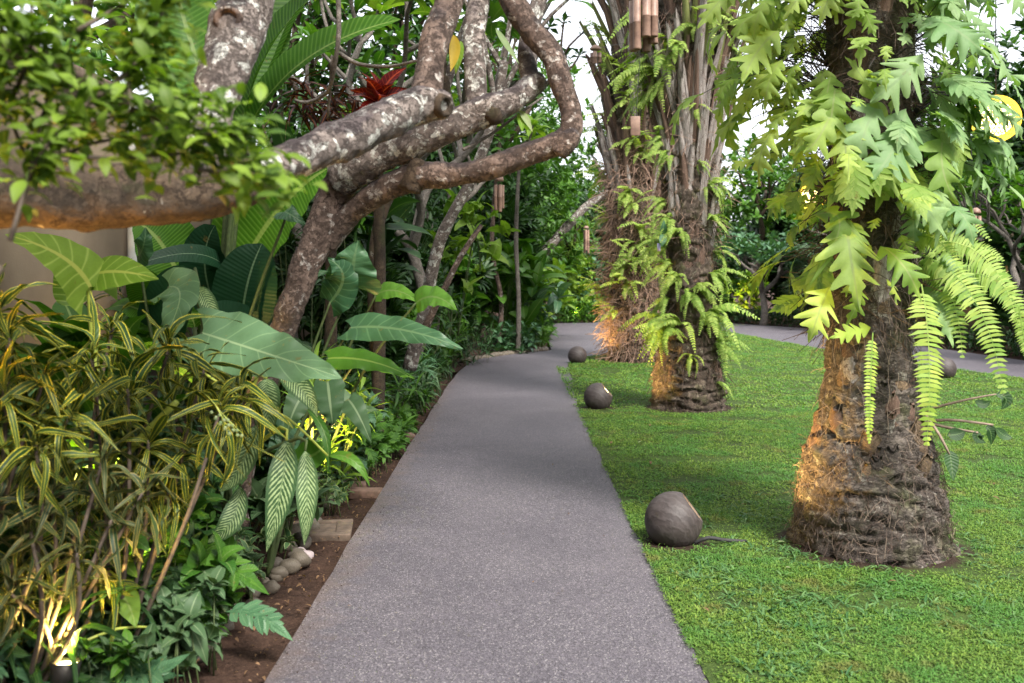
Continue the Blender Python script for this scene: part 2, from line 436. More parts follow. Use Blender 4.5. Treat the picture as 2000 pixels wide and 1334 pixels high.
# --- leaf prototypes: unit-length leaves running along +Y from the origin, several variants of each
def lc(bend, rise=.0):
    return Curve([(0, 0, 0), (0, .5, rise+.12*bend), (0, 1-.25*bend, rise-.45*bend)], (0, 0, 1))
KINDS = {
 'oval':   lambda r: g_leaf(lc(r.uniform(.1, .9)), .42, 'lance', 6, 2, .25, .02, 2, ph=r.random()*6),
 'oval2':  lambda r: g_leaf(lc(r.uniform(.2, .9)), .55, 'ovate', 6, 4, .2, .03, 2, ph=r.random()*6, curl=.1),
 'tiny':   lambda r: g_leaf(lc(r.uniform(.1, .8)), .45, 'lance', 2, 2, .3),
 'speck':  lambda r: g_leaf(lc(r.uniform(.1, .8)), .5, 'lance', 2, 1, 0),
 'lance':  lambda r: g_leaf(lc(r.uniform(.3, 1.3)), .2, 'lance', 6, 2, .3, .02, 2, ph=r.random()*6),
 'strap':  lambda r: g_leaf(lc(r.uniform(.5, 1.9)), .09, 'strap', 8, 2, .35),
 'blade':  lambda r: g_leaf(lc(r.uniform(.3, 1.5)), .12, 'lance', 5, 2, .3),
 'croton': lambda r: g_leaf(lc(r.uniform(.1, 2.3)), r.uniform(.09, .16), 'obl', 9, 4, .35, r.uniform(.08, .2), r.uniform(1, 2.4), ph=r.random()*6),
 'paddle': lambda r: g_leaf(lc(r.uniform(.2, 1.)), .34, 'paddle', 10, 4, .25, .02, 3, ph=r.random()*6),
 'heart':  lambda r: g_leaf(lc(r.uniform(.3, 1.)), .72, 'heart', 9, 6, .18, .02, 2.5, back=.32, ph=r.random()*6),
 'fern':   lambda r: g_fern(lc(r.uniform(.4, 1.6)), .14, 24, rnd=r, pw=.4),
 'fernlo': lambda r: g_fern(lc(r.uniform(.4, 1.6)), .17, 15, rnd=r, pw=.4),
 'lobed':  lambda r: g_oak(lc(r.uniform(.3, 1.3)), r.uniform(.42, .68), r.choice([3, 4, 4, 5]), .9, r.uniform(.45, .8), rnd=r),
 'cut':    lambda r: g_lobed(lc(r.uniform(.3, 1.)), .8, 6, .13, rnd=r, wave=.02, cen=.06),
 'fan':    lambda r: g_fan(lc(r.uniform(.3, 1.)), .9, 9, 2.8, .08, rnd=r),
 'feather':lambda r: g_fern(lc(r.uniform(.3, 1.2)), .3, 9, pw=.22, tipw=.5, rnd=r),
}
_pc = {}
def proto(kd, mat, v):
    key = (kd, mat.name, v)
    if key not in _pc:
        g = KINDS[kd](random.Random(hash_s(kd)+v*17)); _pc[key] = (make_mesh('leaf', g[0], [g[1], g[2]], g[3], mat), g)
    return _pc[key]
def hash_s(s): return sum(ord(c)*(i+3) for i, c in enumerate(s))

def place_leaves(items, parent, mat, kd, nv=5, objects=True, name='leaf', maxobj=290):
    """items: list of matrices in world space; the largest are objects of their own, the rest one joined part"""
    if not items: return
    inv = Matrix.Translation(-parent.location)
    if objects:
        if len(items) > maxobj: items = sorted(items, key=lambda M: -M.to_scale().x/max(.5, M.translation.y))
        for i, M in enumerate(items[:maxobj]): link(name, proto(kd, mat, i % nv)[0], parent, inv @ M)
        rest = items[maxobj:]
    else: rest = items
    if rest:
        mb = MB()
        for v in range(nv):
            T = np.array([np.array(inv @ M) for M in rest[v::nv]])
            if len(T): mb.addmany(proto(kd, mat, v)[1], T)
        o = bpy.data.objects.new('foliage', mb.mesh('foliage', mat)); COL.objects.link(o); o.parent = parent
        kind(o, 'stuff')

def rdir(rg, up=0.): 
    v = Vector((rg.gauss(0, 1), rg.gauss(0, 1), rg.gauss(0, 1)+up)); return v.normalized()

def rosettes(centers, rg, n, size, droop=.4, tilt=(.1, 1.2), out=None):
    """leaves round each centre, spreading from a growing tip"""
    it = []
    for c in centers:
        c = Vector(c); a0 = rg.random()*6.28
        ax = Vector((rg.uniform(-.35, .35), rg.uniform(-.35, .35), 1)).normalized()
        if out is not None: ax = (ax+(c-Vector(out)).normalized()*.5).normalized()
        q = Vector((0, 0, 1)).rotation_difference(ax)
        nn = max(3, int(n*rg.uniform(.8, 1.2)))
        for i in range(nn):
            a = a0+i*2.4; k = i/nn; el = tilt[1]*(1-k)+tilt[0]*k-droop*k*rg.random()
            d = q @ Vector((cos(a)*cos(el), sin(a)*cos(el), sin(el)))
            it.append(orient(c-ax*size*.25*k, d, q @ Vector((0, 0, 1)), size*rg.uniform(.7, 1.15), rg.uniform(-.35, .35)))
    return it

def cloud(c, rad, n, rg, shell=.55, zmin=None):
    """points in an ellipsoid, mostly in its outer part, lumpy"""
    out = []
    c = Vector(c)
    while len(out) < n:
        d = rdir(rg); k = rg.uniform(shell, 1)**.7*(1+.35*noise.noise(d*2.1+c))
        p = Vector((c.x+d.x*rad[0]*k, c.y+d.y*rad[1]*k, c.z+d.z*rad[2]*k))
        if zmin is not None and p.z < zmin: continue
        out.append(p)
    return out

def shrub(name, label, cat, base, rad, h, kd, mat, nc, per, size, group=None, objects=True, stemmat=None, seed=1, droop=.5, tilt=(.1, 1.2), zlo=.15, nst=5, nv=5, shell=.5, stemr=.012):
    """a leafy plant: stems from the ground, tufts of leaves at their ends"""
    rg = random.Random(seed); b = Vector(base); t = thing(name, label, cat, b, group)
    zc = b.z+h*(.5+zlo/2); c = (b.x, b.y, zc)
    pts = cloud(c, (rad[0], rad[1], h*(.5-zlo/2)), nc, rg, shell, b.z+.04)
    its = rosettes(pts, rg, per, size, droop, tilt, out=(b.x, b.y, b.z+h*.3))
    place_leaves(its, t, mat, kd, nv, objects)
    for i in range(nst):
        p = Vector(pts[(i*7) % len(pts)]); mid = b.lerp(p, .5)+Vector((rg.uniform(-.1, .1), rg.uniform(-.1, .1), 0))*rad[0]
        b0 = b+Vector((rg.uniform(-.3, .3)*rad[0], rg.uniform(-.3, .3)*rad[1], -.05))
        MB().add(g_tube([b0, mid, p], [stemr, stemr*.8, stemr*.4], 5, .15)).build('stem', stemmat or M_STEM, t)
    return t

def branching(base, h, spread, rg, levels=3, r0=.08, first=.35, up=.6, forks=(2, 3), wob=.15):
    """returns list of (points, radii) and tips"""
    segs = []; tips = []
    def grow(p, d, L, r, lv):
        q = p+d*L; m = (p+q)/2+rdir(rg)*L*wob
        segs.append(([p, m, q], [r, r*.85, r*.68])); 
        if lv == 0: tips.append((q, d)); return
        k = rg.randint(*forks)
        a0 = rg.random()*6.28
        for i in range(k):
            a = a0+i*6.28/k+rg.uniform(-.4, .4)
            nd = (d+Vector((cos(a)*spread, sin(a)*spread, up*rg.uniform(.1, .8)))).normalized()
            grow(q, nd, L*rg.uniform(.6, .85), r*.66, lv-1)
    grow(Vector(base), Vector((rg.uniform(-.15, .15), rg.uniform(-.15, .15), 1)).normalized(), h*first, r0, levels)
    return segs, tips

def tree(name, label, base, h, spread, kd, mat, bark, per, size, levels=3, r0=.09, extra=0, rad=None, seed=1, group=None, tilt=(.0, 1.1), up=.6, forks=(2, 3), first=.35, objects=False, cc=None, cat='tree'):
    rg = random.Random(seed); b = Vector(base); t = thing(name, label, cat, b, group)
    segs, tips = branching(b, h, spread, rg, levels, r0, first, up, forks)
    mb = MB(); mb.add(g_tube(*segs[0], 10, .15, .15)); mb.build('trunk', bark, t)
    mb = MB()
    for s in segs[1:]: mb.add(g_tube(*s, 6, .2, cap=False))
    kind(mb.build('branches', bark, t), 'stuff')
    pts = [q for q, d in tips]
    its = rosettes(pts, rg, per, size, .5, tilt)
    if extra:
        c = cc or (b.x, b.y, b.z+h*.68)
        its += rosettes(cloud(c, rad, extra, rg, .3), rg, per, size, .6, tilt, out=c)
    place_leaves(its, t, mat, kd, 5, objects)
    return t

# ------------------------------------------------------------------ materials
L_ = leafmat
M_GRASS = L_('grass_blades', (.07, .18, .03), (.31, .46, .085), .6, .34, patch=(.075, .21, .045))
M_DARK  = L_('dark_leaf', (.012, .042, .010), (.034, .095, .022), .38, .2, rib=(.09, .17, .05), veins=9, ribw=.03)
M_MID   = L_('mid_leaf', (.04, .13, .018), (.11, .26, .03), .38, .3, rib=(.16, .27, .07), veins=9)
M_LIME  = L_('lime_leaf', (.14, .28, .03), (.28, .44, .06), .45, .35, rib=(.3, .42, .1), veins=7)
M_BLUE  = L_('bluish_leaf', (.05, .14, .065), (.10, .22, .11), .3, .18, rib=(.16, .28, .14), veins=10, veincol=(.12, .24, .12))
M_BANANA= L_('banana_leaf', (.032, .115, .007), (.065, .19, .012), .42, .36, rib=(.24, .36, .10), ribw=.022, veins=42, veincol=(.12, .25, .04), veinw=.3, slant=.7)
M_PADD  = L_('paddle_leaf', (.012, .055, .025), (.022, .085, .035), .38, .12, rib=(.16, .26, .15), ribw=.012, veins=26, slant=1.)
M_ALOC  = L_('elephant_ear_leaf', (.10, .21, .10), (.17, .29, .15), .38, .25, rib=(.3, .42, .22), ribw=.012, veins=8, veincol=(.22, .34, .17), veinw=.06, slant=3., spots=.5)
M_TARO  = L_('taro_leaf', (.16, .30, .03), (.24, .38, .05), .4, .5, rib=(.5, .55, .12), ribw=.03, veins=7, veincol=(.4, .5, .12), veinw=.12, slant=2.5)
M_DIEFF = L_('patterned_leaf', (.06, .13, .05), (.10, .18, .07), .4, .25, rib=(.2, .3, .13), ribw=.016, veins=17, pattern=(.32, .42, .2), slant=3.2)
M_CROT  = L_('croton_leaf', (.016, .05, .010), (.05, .10, .016), .38, .2, rib=(.50, .46, .05), ribw=.03, edge=(.52, .45, .04), edgew=.41, veins=10, slant=2.4)
M_CROT2 = L_('croton_dull_leaf', (.018, .045, .016), (.05, .08, .025), .45, .2, rib=(.25, .2, .06), ribw=.03, edge=(.32, .25, .08), edgew=.42)
M_RED   = L_('red_leaf', (.10, .008, .012), (.30, .015, .015), .35, .35, rib=(.8, .12, .06), ribw=.05, veins=9, veincol=(.7, .08, .04))
M_WINE  = L_('wine_leaf', (.035, .012, .018), (.10, .03, .02), .35, .2, rib=(.4, .12, .03), ribw=.05)
M_LOBE  = L_('oakleaf_fern_leaf', (.24, .40, .08), (.42, .56, .15), .48, .45, rib=(.32, .42, .14), ribw=.02, spots=.2)
M_LOBE2 = L_('bluish_fern_leaf', (.20, .36, .15), (.34, .50, .22), .48, .35, rib=(.25, .38, .17), ribw=.02)
M_FERN  = L_('sword_fern_leaf', (.23, .40, .07), (.44, .58, .14), .5, .36)
M_FERN2 = L_('yellow_fern_leaf', (.28, .44, .08), (.50, .62, .17), .5, .38)
M_SILV  = L_('grey_green_leaf', (.05, .11, .045), (.11, .19, .085), .45, .2, rib=(.2, .28, .15))
M_VARI  = L_('cream_edged_leaf', (.05, .12, .05), (.09, .17, .07), .45, .25, edge=(.28, .34, .15), edgew=.38)
M_PALE  = L_('pale_leaf', (.24, .34, .16), (.38, .44, .24), .5, .35)
M_YEL   = L_('yellowed_leaf', (.55, .38, .04), (.65, .45, .06), .5, .4)
M_DEAD  = L_('dead_leaf', (.16, .09, .05), (.3, .18, .1), .7, .2)
M_BLUR  = L_('orange_jasmine_leaf', (.06, .13, .018), (.27, .42, .05), .45, .4, rib=(.2, .3, .06))
M_STEM  = plainmat('green_stem', (.07, .10, .03), (.04, .06, .02), 30)
M_YSTEM = plainmat('yellow_green_stalk', (.34, .38, .06), (.24, .3, .05), 14, .5)
M_WSTEM = plainmat('woody_stem', (.12, .09, .065), (.06, .045, .035), 40)
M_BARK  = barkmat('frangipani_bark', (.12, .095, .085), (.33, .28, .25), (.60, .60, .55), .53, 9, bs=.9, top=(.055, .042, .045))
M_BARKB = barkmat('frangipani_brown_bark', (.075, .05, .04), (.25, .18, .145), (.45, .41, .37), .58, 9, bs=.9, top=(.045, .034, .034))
M_BARKM = barkmat('mossy_bark', (.03, .022, .015), (.10, .07, .045), (.26, .24, .2), .66, 8, moss=(.04, .045, .015))
M_TWIG  = barkmat('grey_twig_bark', (.10, .088, .075), (.25, .225, .20), None, .6, 12)
M_PALMR = barkmat('palm_root_bark', (.075, .060, .052), (.20, .17, .145), (.34, .32, .27), .6, 7, 2.0, 1.0, moss=(.075, .08, .03))
M_PALMF = barkmat('palm_fibre_bark', (.05, .038, .03), (.20, .155, .12), (.28, .26, .2), .6, 10, .4, .9, moss=(.08, .085, .03))
M_BOOT  = barkmat('palm_leaf_base', (.13, .09, .055), (.34, .24, .15), (.07, .055, .045), .55, 12, .6, .7)
M_BOOTG = barkmat('grey_palm_leaf_base', (.24, .20, .185), (.56, .52, .49), (.13, .09, .075), .56, 6, 1, .5, sc3=(5, .5, 2))
M_BOOTD = barkmat('brown_palm_leaf_base', (.10, .06, .045), (.24, .16, .12), None, .6, 6, 1, .5, sc3=(5, .5, 2))
M_BOOTY = barkmat('green_palm_leaf_base', (.16, .2, .05), (.3, .32, .12), (.2, .15, .12), .58, 6, 1, .3, sc3=(5, .5, 2))
M_FIBRE = plainmat('palm_fibre', (.34, .22, .16), (.18, .12, .09), 30, .9)
M_FIBRED= plainmat('dark_fibre', (.10, .065, .05), (.06, .045, .035), 30, .9)
M_ROOT  = plainmat('aerial_root', (.30, .23, .18), (.2, .15, .11), 30, .9)
M_BAMB  = plainmat('bamboo', (.30, .19, .14), (.18, .11, .085), 12, .5)
M_CORD  = plainmat('cord', (.03, .03, .03), None, 20)
M_STONE = plainmat('river_stone', (.15, .125, .095), (.09, .075, .055), 9, .65, .15)
M_STONED= plainmat('dark_river_stone', (.075, .065, .052), (.12, .10, .08), 9, .65, .15)
M_WHITE = plainmat('white_stone', (.40, .33, .33), (.3, .25, .25), 12, .6)
M_CONC  = plainmat('concrete_cover', (.16, .115, .085), (.075, .055, .04), 14, .9, .4)
M_BRICK = plainmat('red_brick', (.20, .12, .09), (.11, .07, .05), 18, .9, .4)
M_METAL = plainmat('bronze_fitting', (.05, .045, .04), None, 30, .5, .1, .6)
M_WPIPE = plainmat('white_paint', (.68, .68, .66), (.55, .55, .52), 8, .5)
M_TAGM  = plainmat('plant_tag', (.5, .45, .7), (.42, .38, .6), 8, .4)

def m_wall():
    s = N('wall_render'); v = s.pos(); a = s.noise(v, 1.2, 5, .6); b = s.noise(v, 60, 4)
    col = s.mix(s.ramp(a, .35, .7), (.15, .115, .08), (.21, .165, .115))
    mp = s.n('Mapping'); mp.inputs['Scale'].default_value = (3, 3, .4); s.l(v, mp.inputs[0])
    st = s.noise(mp.outputs[0], 1.5, 5, .7)
    col = s.mix(s.ramp(st, .55, .75, 0, .45), col, (.2, .17, .12))
    return s.done(s.princ(col, .9, s.bump(b, .4, .004), .2))
def m_path():
    s = N('washed_aggregate'); v = s.pos()
    vo = s.n('TexVoronoi'); s.l(v, vo.inputs['Vector']); vo.inputs['Scale'].default_value = 190
    sep = s.n('SeparateColor'); s.l(vo.outputs['Color'], sep.inputs[0])
    rr = sep.outputs[0]
    col = s.mix(s.ramp(rr, .05, .95), (.060, .053, .063), (.150, .135, .152))
    col = s.mix(s.ramp(sep.outputs[1], .93, .96), col, (.30, .28, .28))
    col = s.mix(s.ramp(sep.outputs[2], .90, .93), col, (.055, .05, .055))
    n1 = s.noise(v, .8, 7, .68, .6); n2 = s.noise(v, 7, 5, .65); n3 = s.noise(v, 45, 4, .7)
    col = s.mix(s.ramp(n1, .38, .62, 0, .6), col, s.mix(1., col, (.62, .62, .66), 'MULTIPLY'))
    col = s.mix(s.ramp(n2, .42, .68, 0, .35), col, s.mix(1., col, (1.25, 1.22, 1.24), 'MULTIPLY'))
    col = s.mix(s.ramp(n3, .4, .62, 0, .4), col, s.mix(1., col, (.6, .6, .6), 'MULTIPLY'))
    # soil washed over the bed side of the path
    sp = s.n('SeparateXYZ'); s.l(v, sp.inputs[0])
    e = s.math('ADD', s.ramp(sp.outputs[0], -.93, -.55, 1, 0), s.math('MULTIPLY', s.math('SUBTRACT', n2, .5), 1.6))
    col = s.mix(s.ramp(e, .45, 1.1, 0, .6), col, s.mix(.45, col, (.16, .10, .055)))
    h = s.math('ADD', vo.outputs['Distance'], s.math('MULTIPLY', n3, .6))
    return s.done(s.princ(col, .62, s.bump(h, .4, .005), .45))
def m_soil():
    s = N('bed_soil'); v = s.pos(); a = s.noise(v, 9, 7, .7); b = s.noise(v, 70, 4, .7)
    col = s.mix(s.ramp(a, .35, .65), (.02, .011, .008), (.065, .037, .026))
    col = s.mix(s.ramp(b, .5, .7, 0, .5), col, (.13, .08, .055))
    return s.done(s.princ(col, .95, s.bump(s.math('ADD', a, b), .8, .02), .15))
def m_lawn():
    s = N('turf'); v = s.pos(); a = s.noise(v, 5, 6, .7); b = s.noise(v, 90, 4, .7); c = s.noise(v, .7, 4, .6)
    col = s.mix(s.ramp(b, .35, .65), (.018, .035, .010), (.06, .095, .02))
    col = s.mix(s.ramp(a, .58, .72, 0, .8), col, (.05, .045, .022))
    col = s.mix(s.ramp(c, .4, .65, 0, .4), col, (.07, .12, .02))
    for cx, cy, r0 in ((1.98, 5.5, .46), (1.98, 11.15, .46), (2.12, 17.2, .5), (.90, 5.55, .15), (.96, 11.1, .15), (1.1, 16.75, .15)):
        d = s.n('VectorMath', operation='DISTANCE'); s.l(v, d.inputs[0]); d.inputs[1].default_value = (cx, cy, 0)
        m = s.ramp(s.math('ADD', d.outputs['Value'], s.math('MULTIPLY', s.math('SUBTRACT', a, .5), .35)), r0, r0+.07, 1, 0)
        col = s.mix(m, col, (.035, .022, .015))
    return s.done(s.princ(col, .9, s.bump(s.math('ADD', a, b), .7, .02), .2))
def m_ball():
    s = N('carved_stone_lamp'); v = s.obj()
    wv = s.n('TexWave', wave_type='BANDS', bands_direction='DIAGONAL'); s.l(v, wv.inputs[0]); wv.inputs['Scale'].default_value = 9; wv.inputs['Distortion'].default_value = 6.; wv.inputs['Detail'].default_value = 4; wv.inputs['Detail Scale'].default_value = 3
    a = s.noise(v, 12, 5, .6)
    col = s.mix(s.ramp(a, .3, .7), (.03, .023, .022), (.06, .047, .045))
    col = s.mix(s.ramp(wv.outputs[1], .5, 1, 0, .3), col, (.10, .085, .082))
    return s.done(s.princ(col, .6, s.bump(s.math('ADD', wv.outputs[1], a), .35, .003), .5))
M_WALL = m_wall(); M_PATH = m_path(); M_SOIL = m_soil(); M_LAWN = m_lawn(); M_BALL = m_ball()
M_GLOW = emimat('lit_lens', (1, .72, .26), 14)
M_BULB = emimat('lantern_bulb', (1, .86, .45), 2.6)
M_BULB2 = emimat('lantern_bulb_pale', (1, .84, .45), 2.4)
M_RATT = emimat('glowing_rattan', (1, .62, .06), 1.1)

LAMP = 3.
def warm(name, loc, e, target=None, angle=80, r=.03, col=(1, .62, .22), parent=None, blend=.6):
    l = bpy.data.lights.new(name, 'SPOT' if target is not None else 'POINT'); l.energy = e*LAMP; l.color = col
    l.shadow_soft_size = r
    if target is not None: l.spot_size = R(angle); l.spot_blend = blend
    o = bpy.data.objects.new(name, l); COL.objects.link(o); o.location = loc
    if target is not None: o.rotation_euler = (Vector(loc)-Vector(target)).to_track_quat('Z', 'Y').to_euler()
    if parent is not None:
        o.parent = parent; o.matrix_parent_inverse = Matrix.Identity(4); o.location = Vector(loc)-parent.location
    return o
# ================================================================== SETTING
def sheet(name, poly, z, mat, skirt=0.):
    V = [(x, y, z) for x, y in poly]; n = len(V)
    faces = [tuple(range(n))]
    if skirt:
        V += [(x, y, z-skirt) for x, y in poly]
        faces += [(i, i+n, (i+1) % n+n, (i+1) % n) for i in range(n)]
    me = bpy.data.meshes.new(name); me.from_pydata(V, [], faces); me.materials.append(mat)
    o = bpy.data.objects.new(name, me); COL.objects.link(o); return kind(o, 'structure')
def wob(pts, amp, step, seed):
    """densify an outline and make it slightly uneven"""
    rg = random.Random(seed); out = []
    for i in range(len(pts)-1):
        a = Vector(pts[i]); b = Vector(pts[i+1]); L = (b-a).length; k = max(1, int(L/step))
        for j in range(k):
            p = a.lerp(b, j/k); q = noise.noise(Vector((p.x*3, p.y*3, seed)))*amp+noise.noise(Vector((p.x*11, p.y*11, seed)))*amp*.4
            nv = Vector((-(b-a).y, (b-a).x)).normalized(); p = p+nv*q; out.append((p.x, p.y))
    out.append(pts[-1]); return out
sheet('ground', [(-300, -60), (300, -60), (300, 500), (-300, 500)], -.10, M_SOIL)
left_edge = wob([(-.91, -3), (-.91, 4), (-.90, 9), (-.86, 13.6), (-.82, 15.3)], .012, .25, 3)+wob([(-.70, 16.9), (-.45, 18.2), (.2, 19.1), (.78, 19.7)], .02, .3, 4)+[(.80, 21.5), (.95, 25), (1.1, 30.2)]+[(2.55, 30.6), (3.6, 40), (5.3, 62)]
right_edge = [(7.6, 62), (5.2, 36), (5.0, 31.5), (6.6, 30.4), (8.1, 27.5), (8.6, 20), (9.1, 15), (9.9, 8), (10.5, -3)]
path = sheet('path', left_edge+right_edge, 0, M_PATH, .12)
lawn_poly = wob([(.72, -3), (.72, 6), (.74, 11), (.93, 16.6), (1.25, 17.9), (1.9, 18.6), (3.3, 20.6), (5.5, 26.3), (6.15, 20), (6.7, 16.8), (7.6, 13), (8.5, 8), (9, -3), (.72, -3)], .022, .12, 9)[:-1]
lawn = sheet('lawn', lawn_poly, .006, M_LAWN)
rbed = sheet('planting_bed', [(10.5, -3), (9.9, 8), (9.1, 15), (8.6, 20), (8.1, 27.5), (6.6, 30.4), (5.0, 31.5), (5.2, 36), (7.6, 62), (60, 62), (60, -3)][::1], -.02, M_SOIL)

# uneven soil of the left bed
def soil_strip():
    xs = np.linspace(-3.2, -.93, 46); ys = np.linspace(1.5, 19, 300)
    V = []
    for y in ys:
        for x in xs:
            e = min(1, (-.93-x)/.15)
            V.append((x, y, -.055+e*.03*(noise.noise(Vector((x*5, y*5, 0)))+.5*noise.noise(Vector((x*19, y*19, 0))))+max(0, -x-1.3)*.05))
    mb = MB(); mb.add((np.array(V), grid_faces(len(ys)-1, len(xs)-1), [], np.zeros((len(V), 2))))
    return kind(mb.build('soil', M_SOIL), 'structure')
soil_strip()
kind(sheet('far_bed', [(-12, 15.4), (-.88, 15.4), (-.75, 16.9), (-.5, 18.2), (.15, 19.2), (.72, 19.75), (.75, 21.5), (.9, 25), (1.05, 30.1), (2.5, 30.7), (3.5, 40), (5.2, 62), (-12, 62)], -.03, M_SOIL), 'structure')

def inpoly(x, y, poly):
    c = False; n = len(poly); j = n-1
    for i in range(n):
        xi, yi = poly[i]; xj, yj = poly[j]
        if (yi > y) != (yj > y) and x < (xj-xi)*(y-yi)/(yj-yi)+xi: c = not c
        j = i
    return c
def grass(name, y0, y1, dens, Lr, wr, seed, tufts=False):
    """grass leaves growing out of the lawn"""
    rs = np.random.RandomState(seed); rg = random.Random(seed)
    area = (9.3-.6)*(y1-y0); n = int(area*dens)
    X = rs.uniform(.6, 9.3, n); Y = rs.uniform(y0, y1, n)
    # keep what lies in and near the view
    ok = (X < .55*Y+1.2)
    X = X[ok]; Y = Y[ok]; keep = np.zeros(len(X), bool); hh = np.zeros(len(X))
    poly = lawn_poly
    px = np.array([p[0] for p in poly]); py = np.array([p[1] for p in poly])
    ins = np.zeros(len(X), bool); j = len(px)-1
    for i in range(len(px)):
        cnd = ((py[i] > Y) != (py[j] > Y))
        with np.errstate(divide='ignore', invalid='ignore'): xx = (px[j]-px[i])*(Y-py[i])/(py[j]-py[i])+px[i]
        ins ^= cnd & (X < xx); j = i
    fringe = (Y < 16) & (X > .705) & (X < .9)
    X = X[ins | fringe]; Y = Y[ins | fringe]; keep = np.zeros(len(X), bool); hh = np.zeros(len(X))
    for i in range(len(X)):
        q = noise.noise(Vector((X[i]*2.3, Y[i]*2.3, 5)))+.6*noise.noise(Vector((X[i]*7.5, Y[i]*7.5, 2)))
        d = min(math.hypot(X[i]-1.98, Y[i]-5.5)-.5, math.hypot(X[i]-1.98, Y[i]-11.1)-.46, math.hypot(X[i]-2.12, Y[i]-17.2)-.5, math.hypot(X[i]-.9, Y[i]-5.5)-.13, math.hypot(X[i]-.95, Y[i]-11.05)-.13)
        if q < -.36: keep[i] = rg.random() < .12; hh[i] = .7; continue
        keep[i] = rg.random() < (1.2+q*1.6)*min(1, max(.0, d*3.5)+.02)
        hh[i] = 1+q*.5
    X = X[keep]; Y = Y[keep]; hh = hh[keep]; n = len(X)
    a = rs.uniform(0, 2*pi, n); el = rs.uniform(.05, 1.0, n)**1.1; L = rs.uniform(*Lr, n)*np.clip(hh, .6, 1.6); W = rs.uniform(*wr, n)
    d = np.stack([np.cos(a)*np.cos(el), np.sin(a)*np.cos(el), np.sin(el)], -1); s = np.stack([-np.sin(a), np.cos(a), rs.uniform(-.3, .3, n)], -1)
    o = np.stack([X, Y, np.full(n, .006)+rs.uniform(0, .012, n)], -1)
    m = o+d*L[:, None]*.55; tip = m+(d*np.array([1, 1, .15]))*L[:, None]*.5+np.array([0, 0, -.1])*L[:, None]
    hw = W[:, None]/2
    V = np.stack([o-s*hw*.6, o+s*hw*.6, m-s*hw, m+s*hw, tip], 1).reshape(-1, 3)
    b = np.arange(n)*5
    F4 = np.stack([b, b+1, b+3, b+2], -1); F3 = np.stack([b+2, b+3, b+4], -1)
    U = np.tile(np.array([(.2, 0), (.8, 0), (.2, .5), (.8, .5), (.5, 1)]), (n, 1))
    mb = MB(); mb.add((V, F4, F3, U)); o = mb.build(name, M_GRASS)
    tag(o, 'short bright green leafy grass covering the lawn %s' % ('near the first palm' if y0 < 5 else ('around the second palm' if y0 < 11 else 'beyond the second palm')), 'grass'); return kind(o, 'stuff')
grass('grass', 3.0, 6.4, 17000, (.010, .030), (.0035, .0065), 11)
grass('grass', 6.4, 11, 6000, (.015, .038), (.005, .009), 12)
grass('grass', 11, 27, 1200, (.02, .05), (.010, .02), 13)
# coarser broad-bladed weed tufts in the near turf
M_WEED = L_('coarse_grass', (.05, .16, .05), (.20, .36, .13), .4, .3)
rg = random.Random(19); its = []
def weed(x, y, n, s):
    for k in range(n):
        a = rg.random()*6.283; e = rg.uniform(.05, .8); its.append(orient((x, y, .008), (cos(a)*cos(e), sin(a)*cos(e), sin(e)), (0, 0, 1), s*rg.uniform(.6, 1.2), rg.uniform(-.4, .4)))
for cx, cy, rr, n in ((1.2, 4.35, .42, 190), (.95, 5.0, .25, 50), (1.45, 5.35, .3, 70), (1.75, 4.75, .35, 70), (2.3, 4.4, .5, 80), (2.7, 5.4, .5, 60), (1.3, 6.3, .4, 60), (1.0, 3.8, .2, 40), (2.4, 6.6, .7, 60)):
    for _ in range(n):
        x = rg.gauss(cx, rr*.5); y = rg.gauss(cy, rr*.6)
        if x > .78 and math.hypot(x-1.98, y-5.5) > .44 and math.hypot(x-.9, y-5.55) > .17: weed(x, y, rg.randint(5, 9), rg.uniform(.045, .085))
mb = MB()
for v in range(5): mb.addmany(KINDS['blade'](random.Random(v)), np.array([np.array(M) for M in its[v::5]]))
wd = mb.build('weed_tufts', M_WEED); tag(wd, 'coarser darker green grass tufts scattered through the near lawn', 'grass'); kind(wd, 'stuff')
# ================================================================== WALLS
wl = thing('garden_wall', 'tall beige rendered garden wall behind the plants along the left of the path', 'wall', (-3.3, 9, 0))
MB().add(g_box(.2, 22, 3.0, (-3.32, 8, 1.4))).build('wall_panel', M_WALL, wl)
MB().add(g_box(.3, 22.1, .12, (-3.32, 8, 2.962))).build('coping', M_CONC, wl)
pp = MB().add(g_tube([(-3.16, 8.3, -.1), (-3.16, 8.3, 1.5), (-3.16, 8.3, 2.9)], [.045]*3, 12, .5)).build('drainpipe', M_WPIPE, origin=(-3.16, 8.3, 0))
tag(pp, 'white drainpipe running up the beige wall behind the leafy branch', 'pipe')
wr = thing('garden_wall', 'pale garden wall glimpsed behind the plants at the far right', 'wall', (11.6, 20, 0))
MB().add(g_box(.2, 26, 2.5, (11.6, 22, 1.2))).build('wall_panel', M_WALL, wr)
MB().add(g_box(.3, 26.1, .1, (11.6, 22, 2.5))).build('coping', M_CONC, wr)

